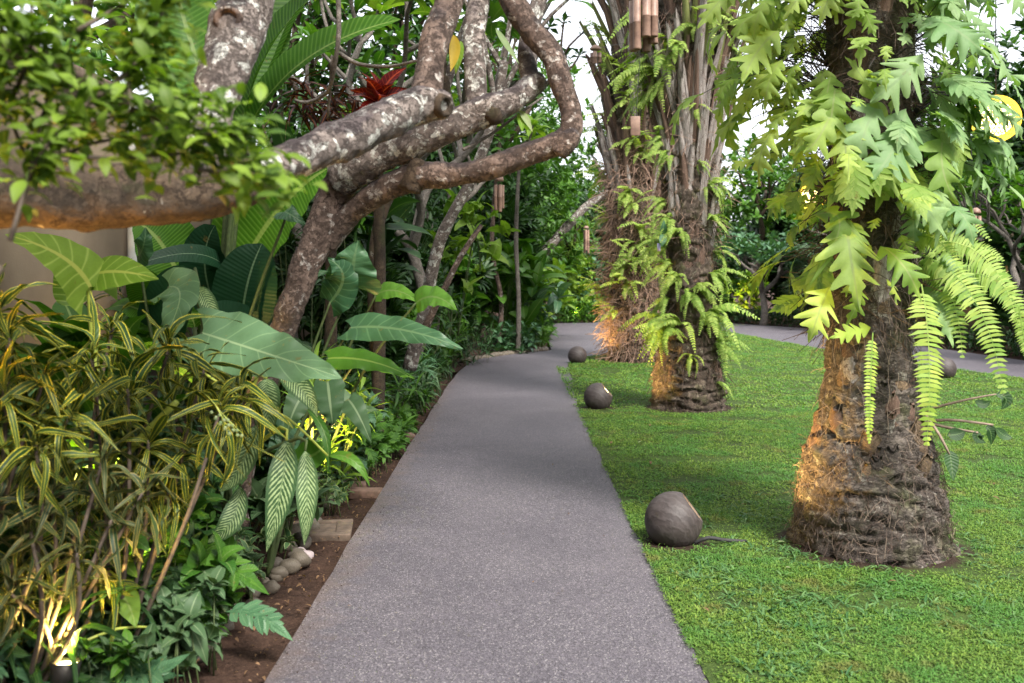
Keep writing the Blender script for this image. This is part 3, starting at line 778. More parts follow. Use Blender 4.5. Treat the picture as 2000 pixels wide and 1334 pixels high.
# ================================================================== FRANGIPANI (the crooked trees over the path)
def limb(name, pts, parent, mat, k=20, lump=.13, ls=7, seed=0.):
    P3 = [P(*p[:3]) for p in pts]; rad = [p[3]*.93/F*p[2]/2 for p in pts]
    return MB().add(g_tube(P3, rad, int(k*1.7), .02, lump*1.35, ls, seed=seed)).build(name, mat, parent)
fa = thing('frangipani_tree', 'pale lichened frangipani whose thick low limb comes in from the left edge', 'tree', (-1.9, 2.9, 0))
limb('trunk', [(-420, 1400, 3.0, 300), (-380, 1000, 2.95, 260), (-300, 620, 2.85, 210), (-180, 430, 2.8, 175), (-20, 382, 2.8, 150), (130, 378, 2.9, 135), (280, 385, 3.0, 135), (420, 375, 3.1, 112), (500, 348, 3.2, 88)], fa, M_BARKM, 24, .16, 5)
limb('branch', [(440, 370, 3.12, 96), (520, 335, 3.25, 84), (600, 300, 3.4, 84), (680, 268, 3.55, 86), (760, 232, 3.7, 82), (820, 205, 3.8, 84), (872, 205, 3.86, 58)], fa, M_BARK, 22, .12, 9, 2.)
limb('branch', [(828, 215, 3.8, 70), (836, 150, 3.85, 62), (850, 80, 3.9, 62), (875, 10, 4., 60), (900, -60, 4.1, 56), (960, -200, 4.3, 48)], fa, M_BARKB, 20, .1, 9, 5.)
limb('branch', [(395, 390, 3.12, 70), (400, 300, 3.3, 82), (415, 220, 3.4, 88), (440, 130, 3.5, 104), (465, 50, 3.6, 116), (490, -40, 3.7, 110), (500, -220, 3.9, 90)], fa, M_BARK, 22, .1, 7, 9.)
# knot hole on the thick upright limb, and the sawn stub
def knot(c, d, r, parent, mat_in, mat_out, name='knot'):
    d = Vector(d).normalized(); M = Matrix.Translation(c) @ Vector((0, 0, 1)).rotation_difference(d).to_matrix().to_4x4()
    pr = [(-.02, r*1.3), (0.0, r*1.25), (.012, r*1.05), (.012, r*.85), (-.002, r*.62), (-.03, r*.35), (-.04, .001)]
    o = MB().add(g_rev(pr, 20, lambda a, z, q: 1+.13*noise.noise(Vector((cos(a)*2, sin(a)*2, z*20)))), M).build(name, mat_out, parent); return o
knot(P(445, 38, 3.49), (-.05, -1, -.1), .042, fa, M_BARKB, M_BARKB)
knot(P(868, 207, 3.78), (.75, -.6, -.1), .036, fa, M_BARKM, M_BARKM, 'sawn_stub')
fb = thing('frangipani_tree', 'brown frangipani leaning up from the bed with two long limbs arching right', 'tree', tuple(P(560, 1118, 5.)))
limb('trunk', [(440, 1095, 5.5, 80), (470, 900, 5.4, 62), (525, 720, 5.1, 54), (572, 590, 5., 58), (600, 515, 5., 62), (630, 440, 5., 64), (655, 372, 5., 66), (700, 330, 4.9, 70)], fb, M_BARKB, 22, .12, 8, 3.)
limb('branch', [(665, 350, 4.96, 78), (740, 305, 4.85, 72), (820, 272, 4.8, 66), (900, 238, 4.8, 66), (965, 210, 4.8, 64), (1010, 190, 4.85, 48), (1040, 165, 4.9, 48), (1056, 148, 4.9, 44)], fb, M_BARK, 20, .13, 9, 7.)
limb('branch', [(932, 215, 4.8, 44), (928, 140, 4.85, 46), (926, 70, 4.9, 47), (935, 0, 5., 46), (945, -70, 5.1, 44), (960, -240, 5.3, 38)], fb, M_BARK, 18, .09, 10, 4.)
limb('branch', [(1036, 160, 4.9, 40), (1030, 110, 5., 40), (1036, 60, 5.1, 36), (1060, -20, 5.2, 32)], fb, M_BARK, 16, .09, 10, 1.)
limb('branch', [(640, 480, 5.02, 40), (676, 428, 4.98, 46), (735, 380, 4.88, 50), (812, 345, 4.8, 58), (880, 342, 4.75, 52), (960, 328, 4.7, 50), (1040, 298, 4.7, 48), (1100, 275, 4.7, 52), (1118, 240, 4.7, 46), (1100, 170, 4.75, 46), (1078, 110, 4.8, 50), (1035, 55, 4.85, 52), (1000, 0, 4.9, 52), (975, -70, 5., 50), (960, -200, 5.1, 44)], fb, M_BARKB, 20, .12, 9, 8.)
limb('knot', [(800, 372, 4.78, 50), (818, 322, 4.78, 44), (822, 312, 4.78, 20)], fb, M_BARKM, 14, .2, 12)
limb('knot', [(1090, 300, 4.66, 40), (1112, 272, 4.65, 46), (1124, 258, 4.66, 26)], fb, M_BARKB, 14, .15, 12)
limb('knot', [(945, 205, 4.78, 36), (962, 222, 4.76, 44), (968, 240, 4.78, 26)], fb, M_BARKM, 14, .2, 12)
def twig(name, pts, w, parent, mat=None):
    return MB().add(g_tube([P(*p) for p in pts], [w/F*p[2]/2*(1-.5*i/len(pts)) for i, p in enumerate(pts)], 8, .06, .05)).build(name, mat or M_TWIG, parent)
twig('twig', [(905, 292, 4.8), (960, 262, 4.9), (1010, 225, 5.), (1060, 190, 5.1)], 7, fb)
twig('twig', [(665, 105, 5.2), (700, 125, 5.1), (760, 130, 5.), (815, 118, 4.9)], 9, fa)
twig('twig', [(660, -20, 5.2), (662, 60, 5.15), (655, 120, 5.2), (640, 180, 5.3), (600, 200, 5.4), (575, 195, 5.4)], 11, fa)
twig('twig', [(650, 110, 5.2), (645, 170, 5.3), (640, 230, 5.4)], 7, fa)
# a few hanging leaves on the arching limbs
def heroleaf(parent, b, m, t, wpx, mat, prof='lance', face=(0, -.6, .8), n=12, mm=4, name='leaf', **k):
    """leaf whose base, middle and tip are seen at b, m, t = (px, py, depth)"""
    B, Mi, Tp = P(*b), P(*m), P(*t); ctrl = Mi*2-(B+Tp)*.5
    W = wpx/F*m[2]
    g = g_leaf(Curve([B, ctrl, Tp], face), W, prof, n, mm, **k)
    return MB().add(g).build(name, mat, parent)
heroleaf(fb, (886, 68, 4.6), (888, 105, 4.55), (880, 140, 4.5), 22, M_YEL, fold=.3)
heroleaf(fb, (900, 80, 4.65), (895, 112, 4.6), (890, 145, 4.6), 20, M_LIME, fold=.3)
heroleaf(fb, (968, 55, 4.9), (990, 90, 4.85), (1014, 125, 4.8), 14, M_PALE, fold=.3)
heroleaf(fb, (1015, 215, 4.9), (1028, 235, 4.85), (1040, 258, 4.8), 14, M_PALE, fold=.3)
heroleaf(fb, (1012, 220, 4.9), (1018, 240, 4.85), (1020, 258, 4.8), 14, M_LIME, fold=.3)

def overcrown(t, c, rad, n, seed, top):
    rg = random.Random(seed); pts = cloud(c, rad, n, rg, .2)
    for q in pts[:9]: MB().add(g_tube([top, Vector(top).lerp(q, .5)+rdir(rg)*.15, q], [.04, .03, .015], 7, .2, .1)).build('branch', M_BARKB, t)
    place_leaves(rosettes(pts, rg, 10, .34, .5), t, M_MID, 'oval', 5, True)
overcrown(fa, (-2.0, 2.8, 4.2), (2.0, 2.8, .6), 110, 3, P(960, -200, 4.3))
overcrown(fb, (-1.6, 7.4, 5.0), (1.7, 2.4, .7), 100, 4, P(960, -240, 5.3))

# ================================================================== NEAR LEAFY BRANCH (upper left, close to the lens)
nb = thing('jasmine_bush', 'small leaved green bush hanging close to the camera at the upper left', 'bush', (-1.5, 1.9, 0))
rg = random.Random(5); its = []
nstems = [[(20, 470), (60, 330), (90, 200), (150, 60)], [(30, 440), (80, 300), (190, 190), (300, 90)], [(40, 360), (140, 260), (260, 215), (380, 180)],
          [(60, 330), (180, 280), (300, 262), (420, 262)], [(100, 300), (220, 310), (360, 300), (480, 320)], [(20, 200), (60, 100), (60, 0), (40, -80)], [(60, 330), (20, 230), (-20, 120), (-60, 0)],
          [(150, 60), (220, 20), (300, -30), (330, -90)], [(190, 190), (260, 130), (300, 60), (330, 0)], [(120, 130), (60, 80), (0, 60), (-60, 20)], [(360, 290), (420, 270), (455, 262), (490, 268)], [(390, 330), (440, 340), (480, 350), (512, 345)], [(260, 215), (250, 150), (270, 90), (290, 40)]]
sm = MB(); sm.add(g_tube([(-1.52, 1.9, -.05), (-1.5, 1.9, .8), tuple(P(0, 520, 2.0))], [.02, .017, .012], 8, .1)); sm.build('stem', M_WSTEM, nb)
for k, st in enumerate(nstems):
    pts = [P(a, b, 1.95+.05*((k*3+i) % 4)) for i, (a, b) in enumerate(st)]
    MB().add(g_tube(pts, [.006, .004, .003, .002], 6, .05)).build('stem', M_WSTEM, nb)
    C, _ = catmull(pts, [1]*4, .022)
    nC = len(C)
    for i, c in enumerate(C):
        if i < nC*.3: continue
        for _ in range(rg.randint(9, 12)):
            d = Vector((rg.uniform(-1, 1)+.5, rg.uniform(-.8, .8), rg.uniform(-.6, .6)))
            pos = Vector(c)+rdir(rg)*rg.uniform(0, .10)
            its.append(orient(pos, d, (rg.uniform(-.4, .4), rg.uniform(-.9, .1), 1), rg.uniform(.034, .066)))
place_leaves(its, nb, M_BLUR, 'oval', 5, True, maxobj=298)

# ================================================================== PALMS
def palm_trunk(name, label, cx, cy, prof, seed, mat, ridge=.05, k=72, group='palms standing on the lawn'):
    t = thing(name, label, 'palm tree', (cx, cy, 0), group)
    zs = [p[0] for p in prof]; rs_ = [p[1] for p in prof]
    Z = np.arange(zs[0], zs[-1], .015)
    Rr = np.interp(Z, zs, rs_)
    def df(a, z, r):
        v = Vector((cos(a)*r, sin(a)*r, z))
        n1 = noise.noise(v*4+Vector((seed, 0, 0))); n2 = noise.noise(Vector((v.x*5, v.y*5, v.z*(12 if z < .9 else 9)+seed))); n3 = noise.noise(v*24)
        rg_ = abs(noise.noise(Vector((v.x*3, v.y*3, v.z*(9 if z < .9 else 5)+seed*2))))
        led = noise.noise(Vector((v.x*2, v.y*2, z*9+seed)))*.5+z*9; led = led-math.floor(led)
        low = max(0, min(1, (.9-z)/.5))
        rim = max(0, (.1-z)/.2)*noise.noise(Vector((v.x*7, v.y*7, seed)))
        return 1+ridge*(1.3*n1+1.*n2+.8*n3+.5*noise.noise(v*50))-ridge*1.6*max(0, .16-rg_)/.16+low*ridge*.35*(led-.5)+low*ridge*.9*noise.noise(Vector((v.x*9, v.y*9, v.z*12+3)))+rim*.35
    MB().add(g_rev(list(zip(Z, Rr)), k, df, (cx, cy))).build('trunk', mat, t)
    return t
def g_boot(L, W, rg, flare=.5, depth=.35, torn=True, taper=.6):
    """an old leaf base: a stiff trough, widest where it joins the trunk, torn at the end; grows along +Y, hollow side to +Z"""
    n, m = 6, 6; ts = np.linspace(0, 1, n+1); ss = np.linspace(-1, 1, m+1); V = []
    j = [rg.uniform(-.14, .14) if torn else 0 for _ in range(m+1)]
    for t in ts:
        w = W*.5*(1-(1-taper)*t)
        for q, s in enumerate(ss):
            V.append((s*w, t*L+(j[q]*L*.6 if t > .99 else 0), W*depth*(s*s)*(1-.3*t)+flare*L*t*t*.35))
    V = np.array(V); nv = len(V); th = W*.07+.003
    V2 = V-np.array([0, 0, th]); f = grid_faces(n, m)
    U = np.stack(np.broadcast_arrays((ss*.5+.5)[None], ts[:, None]), -1).reshape(-1, 2)
    ring = [i for i in range(m+1)]+[(i+1)*(m+1)+m for i in range(n)]+[n*(m+1)+m-1-i for i in range(m)]+[(n-1-i)*(m+1) for i in range(n-1)]
    side = [(ring[i], ring[(i+1) % len(ring)], ring[(i+1) % len(ring)]+nv, ring[i]+nv) for i in range(len(ring))]
    F4 = np.concatenate([f, f[:, ::-1]+nv, np.array(side)])
    return np.vstack([V, V2]), F4, [], np.vstack([U, U])
def boots(t, prof, z0, z1, n, Lr, Wr, tilt, mats, seed, flare=.5, depth=.35, taper=.6, nv=8, face_only=False, sink=.02):
    """spiral of old leaf bases up the trunk, hugging it and pointing up and out"""
    rg = random.Random(seed); zs = [p[0] for p in prof]; rs_ = [p[1] for p in prof]
    pr = []
    for v in range(nv):
        m = mats[v % len(mats)]; g = g_boot(1, .5, rg, flare, depth, True, taper); pr.append(make_mesh('leaf_base', g[0], [g[1]], g[3], m))
    for i in range(n):
        k = (i+rg.uniform(-.3, .3))/n; z = z0+(z1-z0)*k; a = i*2.39996+rg.uniform(-.5, .5); r = float(np.interp(z, zs, rs_))-sink
        L = rg.uniform(*Lr); W = rg.uniform(*Wr); tl = tilt[0]+(tilt[1]-tilt[0])*k+rg.uniform(-.1, .1)
        rad = Vector((cos(a), sin(a), 0)); d = (Vector((0, 0, 1))*cos(tl)+rad*sin(tl)+Vector((-sin(a), cos(a), 0))*rg.uniform(-.12, .12)).normalized()
        M = orient(rad*r+Vector((0, 0, z)), d, -rad)
        # hollow side faces the trunk axis
        S = Matrix.Diagonal((W/.5, L, W/.5, 1))
        link('leaf_base', pr[rg.randrange(nv)], t, M @ S)
def fibres(t, prof, z0, z1, n, Lr, mat, seed, r=.0018, down=.5, out=.35, name='fibre', face=None):
    rg = random.Random(seed); zs = [p[0] for p in prof]; rs_ = [p[1] for p in prof]; V = []; F = []; c = 0
    for i in range(n):
        z = rg.uniform(z0, z1); a = rg.random()*6.283; rr = float(np.interp(z, zs, rs_))*rg.uniform(.96, 1.06); L = rg.uniform(*Lr)
        p = Vector((cos(a)*rr, sin(a)*rr, z)); rad = Vector((cos(a), sin(a), 0)); tn = Vector((-sin(a), cos(a), 0))
        d = (tn*rg.uniform(-1, 1)+Vector((0, 0, rg.uniform(-1, 1)-down))+rad*rg.uniform(0, out)).normalized()
        w = (rad*.3+tn).cross(d).normalized()*r if rg.random() < .5 else d.cross(rad).normalized()*r
        prev = p
        pts = [p]
        for s in range(3):
            d = (d+rdir(rg)*.45+Vector((0, 0, -.25))).normalized(); prev = prev+d*L/3
            q = Vector((prev.x, prev.y, 0)); rr2 = float(np.interp(prev.z, zs, rs_))
            if q.length < rr2*1.0: q = q.normalized()*rr2*1.03; prev = Vector((q.x, q.y, prev.z))
            pts.append(prev)
        for q in pts: V += [q-w, q+w]
        for s in range(3): F.append((c+2*s, c+2*s+1, c+2*s+3, c+2*s+2))
        c += 8
    me = make_mesh(name, np.array([tuple(v) for v in V]), [np.array(F)], np.zeros((len(V), 2)), mat)
    o = bpy.data.objects.new(name, me); COL.objects.link(o); o.parent = t; return kind(o, 'stuff')
def crown(t, z, n, L, seed, mat, el=(.2, 1.2)):
    rg = random.Random(seed)
    for i in range(n):
        a = i*2.4; e = rg.uniform(*el); d = Vector((cos(a)*cos(e), sin(a)*cos(e), sin(e)))
        M = orient(Vector((0, 0, z))+Vector((d.x, d.y, 0))*.15, d, (0, 0, 1), 1)
        c = Curve([(0, 0, 0), (0, L*.55, .2*L), (0, L*.95, -.45*L)])
        if i < 4:
            g = g_fern(c, L*.2, 60, pw=.09, start=.2, sweep=.5, droop=.5, rach=.02, rnd=random.Random(i)); crown.me[i, L] = make_mesh('frond', g[0], [g[1], g[2]], g[3], mat)
        link('frond', crown.me[i % 4, L], t, M)
crown.me = {}

pf1 = [(-.12, .415), (.0, .412), (.10, .405), (.3, .385), (.47, .355), (.57, .32), (.665, .285), (.92, .24), (1.17, .225), (1.6, .215), (2.17, .215), (3.0, .23), (5.4, .24)]
p1 = palm_trunk('palm_tree', 'nearest palm with a fat root-covered foot and oakleaf ferns all over its trunk', 1.98, 5.5, pf1, 1., M_PALMR, .06, 170)
boots(p1, pf1, .40, .86, 64, (.07, .12), (.12, .19), (.72, .6), [M_BOOT, M_BOOTD, M_PALMR], 3, .5, .3, .3, sink=.035)
boots(p1, pf1, .80, 1.3, 30, (.13, .21), (.22, .32), (.5, .36), [M_BOOT, M_BOOT, M_BOOTD, M_BOOTG], 4, .9, .55, .5, sink=.03)
boots(p1, pf1, 1.3, 2.2, 34, (.16, .30), (.14, .24), (.18, .12), [M_BOOTG, M_BOOTD, M_BOOTG, M_PALMF], 5, .2, .45, .7, sink=.015)
boots(p1, pf1, 2.2, 4.9, 60, (.22, .5), (.14, .24), (.06, .25), [M_BOOTD, M_BOOTG, M_PALMF], 6, .3, .45, .7, sink=.02)
fibres(p1, pf1, .0, .62, 2600, (.03, .10), M_FIBRED, 7, .0011, .5, .25)
fibres(p1, pf1, .05, .75, 700, (.03, .12), M_ROOT, 6, .0009, .3, .2)
fibres(p1, pf1, .7, 1.5, 260, (.08, .3), M_ROOT, 8, .0012, .4, .3)
fibres(p1, pf1, 1.2, 3.3, 2200, (.1, .35), M_FIBRED, 9, .0018, .6, .7)
crown(p1, 5.4, 16, 3.0, 4, M_MID)

pf2 = [(-.1, .42), (.0, .41), (.3, .385), (.55, .345), (.9, .30), (1.13, .285), (1.7, .275), (2.2, .28), (2.7, .30), (3.1, .33), (4.5, .36), (6.2, .34)]
p2 = palm_trunk('palm_tree', 'second palm of the row with pale upright leaf stubs above a dark foot', 1.98, 11.15, pf2, 5., M_PALMF, .09, 72)
boots(p2, pf2, .15, 1.7, 70, (.12, .22), (.14, .22), (.3, .3), [M_BOOTD, M_PALMF, M_PALMF, M_BOOT], 13, .6, .4, .6, sink=.03)
boots(p2, pf2, 1.7, 2.7, 80, (.3, .75), (.09, .16), (.06, .2), [M_BOOTG, M_BOOTG, M_BOOTD], 14, .15, .4, .55)
boots(p2, pf2, 2.5, 3.5, 110, (.5, 1.15), (.08, .15), (.16, .36), [M_BOOTG, M_BOOTG, M_BOOTD, M_BOOTG, M_BOOTD], 15, .12, .4, .45)
boots(p2, pf2, 3.4, 5.6, 100, (.6, 1.2), (.08, .15), (.3, .5), [M_BOOTG, M_BOOTD, M_BOOTD, M_BOOTY, M_BOOTY], 16, .15, .4, .45)
fibres(p2, pf2, .3, 2.2, 900, (.1, .3), M_FIBRED, 17, .003, .5, .5)
fibres(p2, pf2, 1.8, 4.6, 900, (.15, .4), M_FIBRE, 18, .0022, .2, .8)
fibres(p2, pf2, .0, .7, 900, (.04, .14), M_FIBRED, 16, .0018, .4, .3)
crown(p2, 6.0, 18, 3.2, 5, M_MID, (.35, 1.3))

pf3 = [(-.1, .46), (.0, .45), (.5, .42), (.92, .41), (1.8, .44), (2.7, .43), (3.6, .40), (5.0, .42), (6.6, .4)]
p3 = palm_trunk('palm_tree', 'farthest palm of the row, wrapped in shaggy reddish brown fibre with a lit left side', 2.12, 17.2, pf3, 9., M_PALMF, .07, 60)
boots(p3, pf3, .1, 2.4, 70, (.15, .35), (.16, .26), (.2, .2), [M_BOOTD, M_BOOTD, M_BOOT], 23, .4, .4, .6, sink=.03)
boots(p3, pf3, 2.6, 4.4, 100, (.5, 1.1), (.1, .2), (.18, .4), [M_BOOTG, M_BOOTD, M_BOOTD], 24, .15, .4, .5)
boots(p3, pf3, 4.2, 6.2, 50, (.7, 1.2), (.12, .2), (.4, .6), [M_BOOTD, M_BOOTG, M_BOOTY], 25, .15, .4, .5)
fibres(p3, pf3, .1, 3.6, 5000, (.15, .5), M_FIBRE, 27, .0042, .3, .8)
crown(p3, 6.4, 18, 3.2, 6, M_MID, (.3, 1.3))

TUFTS = []
# ---- ferns growing on the palms (each tuft a plant of its own)
def tuft(name, label, cat, palm, prof, z, a, n, size, kd, mat, seed, group, el=(-.4, .9), spread=1.1, stalk=.0, objects=True, nv=9):
    """fronds springing from one point of a palm trunk at height z, bearing a (0 = +X, towards the right)"""
    rg = random.Random(seed); r = float(np.interp(z, [p[0] for p in prof], [p[1] for p in prof]))
    c = palm.location+Vector((cos(a)*r*.95, sin(a)*r*.95, z)); t = thing(name, label, cat, c, group); TUFTS.append((t, label, z))
    its = []
    sm = MB()
    for i in range(n):
        b = a+rg.uniform(-spread, spread); e = rg.uniform(*el)
        d = Vector((cos(b)*cos(e), sin(b)*cos(e), sin(e))); s = size*rg.uniform(.6, 1.15); o = c.copy()
        if stalk:
            q = c+d*stalk*rg.uniform(.4, 1.1); mid = c.lerp(q, .5)+Vector((0, 0, stalk*.15)); sm.add(g_tube([c, mid, q], [.0035, .003, .002], 5, .08)); o = q
            hd = Vector((d.x, d.y, rg.uniform(-1.5, -.1))).normalized(); its.append(orient(o, hd, (d.x*.5+rg.uniform(-.4, .4), d.y*.5-.5, 1), s, rg.uniform(-.5, .5)))
        else:
            its.append(orient(o, d, (rg.uniform(-.3, .3), rg.uniform(-.5, .1), 1), s, rg.uniform(-.4, .4)))
    if stalk: sm.build('stalks', M_CORD, t)
    place_leaves(its, t, mat, kd, nv, objects, 'frond')
    return t
FR = -pi/2   # bearing towards the camera
gl1 = 'ferns growing on the nearest palm'; rg = random.Random(31)
words = ['left', 'right', 'front', 'back']
def side(a):
    x = cos(a)
    return 'left side' if x < -.45 else ('right side' if x > .45 else 'front')
def hw(z, zs, ws):
    for q, wd in zip(zs, ws):
        if z < q: return wd
    return ws[-1]
N1 = 34
for i in range(N1):
    z = 1.35+(3.75-1.35)*(i+.5)/N1; a = FR+((i*2.4) % 6.283-pi)*.78
    blue = cos(a) > .2
    tuft('oakleaf_fern', '@%s oakleaf fern tuft from the bottom on the %s of the nearest palm%s' % ('bluish' if blue else 'yellow-green', side(a), '' if True else hw(z, [1.7, 2.1, 2.5, 2.9, 3.3], ['at about eye height', 'just above eye height', 'level with the lanterns', 'above the lanterns', 'near the top of the photo', 'by the top edge'])), 'fern', p1, pf1, z, a,
         11 if z > 1.9 else 6, rg.uniform(.2, .36), 'cut' if i % 3 == 0 else 'lobed', M_LOBE2 if blue else M_LOBE, 100+i, gl1, (-.3, .7), 1.3, stalk=.42 if (cos(a) < .1 and z > 1.8) else .27)
# the big tuft reaching left against the sky and the one reaching right
for i, (z, a, mt, stl) in enumerate([(2.9, pi, M_LOBE, .62), (2.5, pi-.3, M_LOBE, .6), (3.2, pi+.3, M_LOBE, .62), (2.15, pi+.5, M_LOBE, .5), (2.75, .1, M_LOBE2, .5), (2.35, -.4, M_LOBE2, .5), (3.1, .3, M_LOBE2, .55)]):
    tuft('oakleaf_fern', ['long oakleaf fern tuft reaching left towards the second palm', 'drooping lime oakleaf fern left of the trunk above the pale lantern', 'highest oakleaf fern leaning left into the sky', 'oakleaf fern hanging in front of the pale lantern', 'bluish oakleaf fern hanging just left of the yellow lantern', 'grey-green oakleaf fern hanging below the yellow lantern', 'dark bluish fern cut by the top right of the photo'][i], 'fern', p1, pf1, z, a, 6 if i == 3 else 8 if i == 4 else 16, .32, 'lobed', mt, 150+i, gl1, (-.2, .9), .8, stalk=stl)
for i, (z, a, mt, stl, lb) in enumerate([(2.65, pi-.15, M_LOBE, .68, 'lime oakleaf fern spray filling the gap towards the second palm'), (3.35, pi+.15, M_LOBE, .66, 'lime oakleaf fern spray at the top edge left of the nearest palm'), (2.35, pi+.2, M_LOBE, .5, 'lime oakleaf fern spray just above the pale lantern'), (3.3, -.15, M_LOBE2, .6, 'bluish oakleaf fern spray at the top edge right of the nearest palm'), (2.05, -.1, M_LOBE2, .5, 'grey-green oakleaf fern spray above the long sword fern fronds'), (3.0, pi+.6, M_LOBE, .55, 'pale oakleaf fern spray hanging on the front left of the nearest palm')]):
    tuft('oakleaf_fern', lb, 'fern', p1, pf1, z, a, 15, .34, 'lobed', mt, 170+i, gl1, (-.2, .8), .8, stalk=stl)
# hand placed lobed leaves in front of the nearest trunk
def herolobe(parent, b, m, t, wpx, mat, pairs=4, face=(0, -1, .3), lw=.2, name='frond', kd='lobed', **k):
    B, Mi, Tp = P(*b), P(*m), P(*t); ctrl = Mi*2-(B+Tp)*.5; W = wpx/F*m[2]; cv = Curve([B, ctrl, Tp], face)
    g = g_oak(cv, W*.72, pairs+.5, .92, .75, rnd=random.Random(int(b[0]+b[1]))) if kd == 'lobed' and parent.name.startswith('oak') else g_lobed(cv, W, pairs, lw, **k) if kd == 'lobed' else g_fern(cv, W/2, pairs, **k)
    return MB().add(g).build(name, mat, parent)
hz = 4.95
hl = thing('oakleaf_fern', 'large pale oakleaf fern leaves spread over the front of the nearest palm', 'fern', tuple(P(1700, 300, 5.25)), gl1)
for b, m, t, wp, mt, pr in [((1800, 105, 5.0), (1760, 150, hz), (1700, 200, hz), 150, M_LOBE2, 4), ((1770, 215, 5.1), (1745, 290, hz), (1700, 350, hz-.1), 170, M_LOBE2, 4),
    ((1735, 245, 5.1), (1690, 160, 5.0), (1650, 110, 5.0), 60, M_LOBE, 3), ((1640, 170, 5.1), (1610, 250, hz), (1570, 300, hz), 120, M_LOBE, 4), ((1720, 200, 5.1), (1690, 255, hz), (1675, 330, hz), 120, M_LOBE2, 3),
    ((1760, 250, 5.1), (1740, 330, hz), (1720, 370, hz), 150, M_LOBE, 4), ((1850, 245, 5.2), (1840, 320, hz), (1870, 400, hz), 110, M_LOBE, 4),
    ((1655, 430, 5.1), (1660, 490, hz), (1680, 610, hz-.05), 170, M_LOBE, 5), ((1620, 560, 5.1), (1600, 610, hz), (1580, 670, hz), 110, M_LOBE, 4), ((1750, 395, 5.1), (1800, 400, hz), (1850, 470, hz), 120, M_LOBE2, 4),
    ((1720, 480, 5.1), (1765, 520, hz), (1800, 590, hz), 110, M_LOBE, 4), ((1590, 420, 5.2), (1640, 440, 5.0), (1580, 560, 5.0), 90, M_LOBE, 4),
    ((1830, 40, 5.1), (1870, 60, hz), (1930, 110, hz), 150, M_LOBE2, 4), ((1700, 640, 5.15), (1660, 650, 5.), (1620, 660, 4.95), 60, M_FERN, 4), ((1520, 60, 5.2), (1480, 100, 5.1), (1450, 160, 5.), 120, M_LOBE, 4),
    ((1800, 560, 5.3), (1840, 600, 5.2), (1860, 680, 5.1), 110, M_LOBE2, 4)]:
    herolobe(hl, b, m, t, wp, mt, pr, lw=.14, cen=.06)
sf = thing('sword_fern', 'long yellow-green sword fern fronds hanging from the right side of the nearest palm', 'fern', tuple(P(1780, 500, 5.3)), gl1)
for b, m, t, wp, n_ in [((1800, 555, 5.1), (1815, 700, 4.95), (1810, 870, 4.9), 78, 34), ((1790, 495, 5.3), (1900, 580, 5.1), (1960, 770, 5.0), 92, 40), ((1800, 475, 5.3), (1920, 500, 5.2), (1990, 640, 5.1), 70, 36),
    ((1780, 520, 5.3), (1850, 560, 5.2), (1880, 700, 5.1), 72, 34), ((1705, 650, 5.1), (1700, 760, 5.0), (1698, 866, 4.95), 34, 30), ((1815, 455, 5.3), (1870, 425, 5.3), (1935, 470, 5.2), 48, 28),
    ((1840, 490, 5.4), (1900, 480, 5.3), (1960, 510, 5.2), 50, 26), ((1990, 600, 5.), (2000, 660, 5.), (2010, 700, 5.), 40, 20), ((1850, 540, 5.4), (1960, 560, 5.3), (2010, 700, 5.2), 80, 36), ((1770, 470, 5.2), (1830, 470, 5.1), (1880, 540, 5.0), 70, 28)]:
    herolobe(sf, b, m, t, wp, M_FERN, n_, kd='fern', pw=.5, sweep=.12, droop=.12, face=(.1, -1, .35))
# woody epiphyte shoot sticking out right of the nearest palm
ep = thing('shrub_shoot', 'pale forked shoot with dark oval leaves sticking out right of the nearest palm', 'shoot', tuple(P(1790, 810, 5.5)))
for pts in ([(1770, 815, 5.45), (1830, 795, 5.3), (1900, 778, 5.2), (1945, 770, 5.2)], [(1780, 830, 5.45), (1850, 820, 5.3), (1940, 830, 5.2)], [(1790, 820, 5.4), (1850, 835, 5.3), (1910, 845, 5.2)], [(1800, 800, 5.4), (1835, 850, 5.2), (1855, 890, 5.2)]):
    MB().add(g_tube([P(*p) for p in pts], [.009, .008, .006, .004][:len(pts)], 8, .05)).build('stem', M_ROOT, ep)
for b, m, t, wp in [((1855, 880, 5.2), (1858, 905, 5.18), (1862, 940, 5.15), 22), ((1945, 835, 5.2), (1960, 850, 5.2), (1978, 855, 5.2), 16), ((1850, 850, 5.2), (1870, 848, 5.2), (1885, 842, 5.2), 20), ((1905, 782, 5.2), (1920, 790, 5.2), (1935, 782, 5.2), 14), ((1945, 770, 5.2), (1965, 780, 5.2), (1955, 800, 5.2), 20), ((1925, 835, 5.2), (1935, 845, 5.2), (1935, 870, 5.2), 18), ((1915, 845, 5.2), (1910, 855, 5.2), (1925, 865, 5.2), 18)]:
    heroleaf(ep, b, m, t, wp*1.3, M_DARK, 'lance', (0, -1, .5))
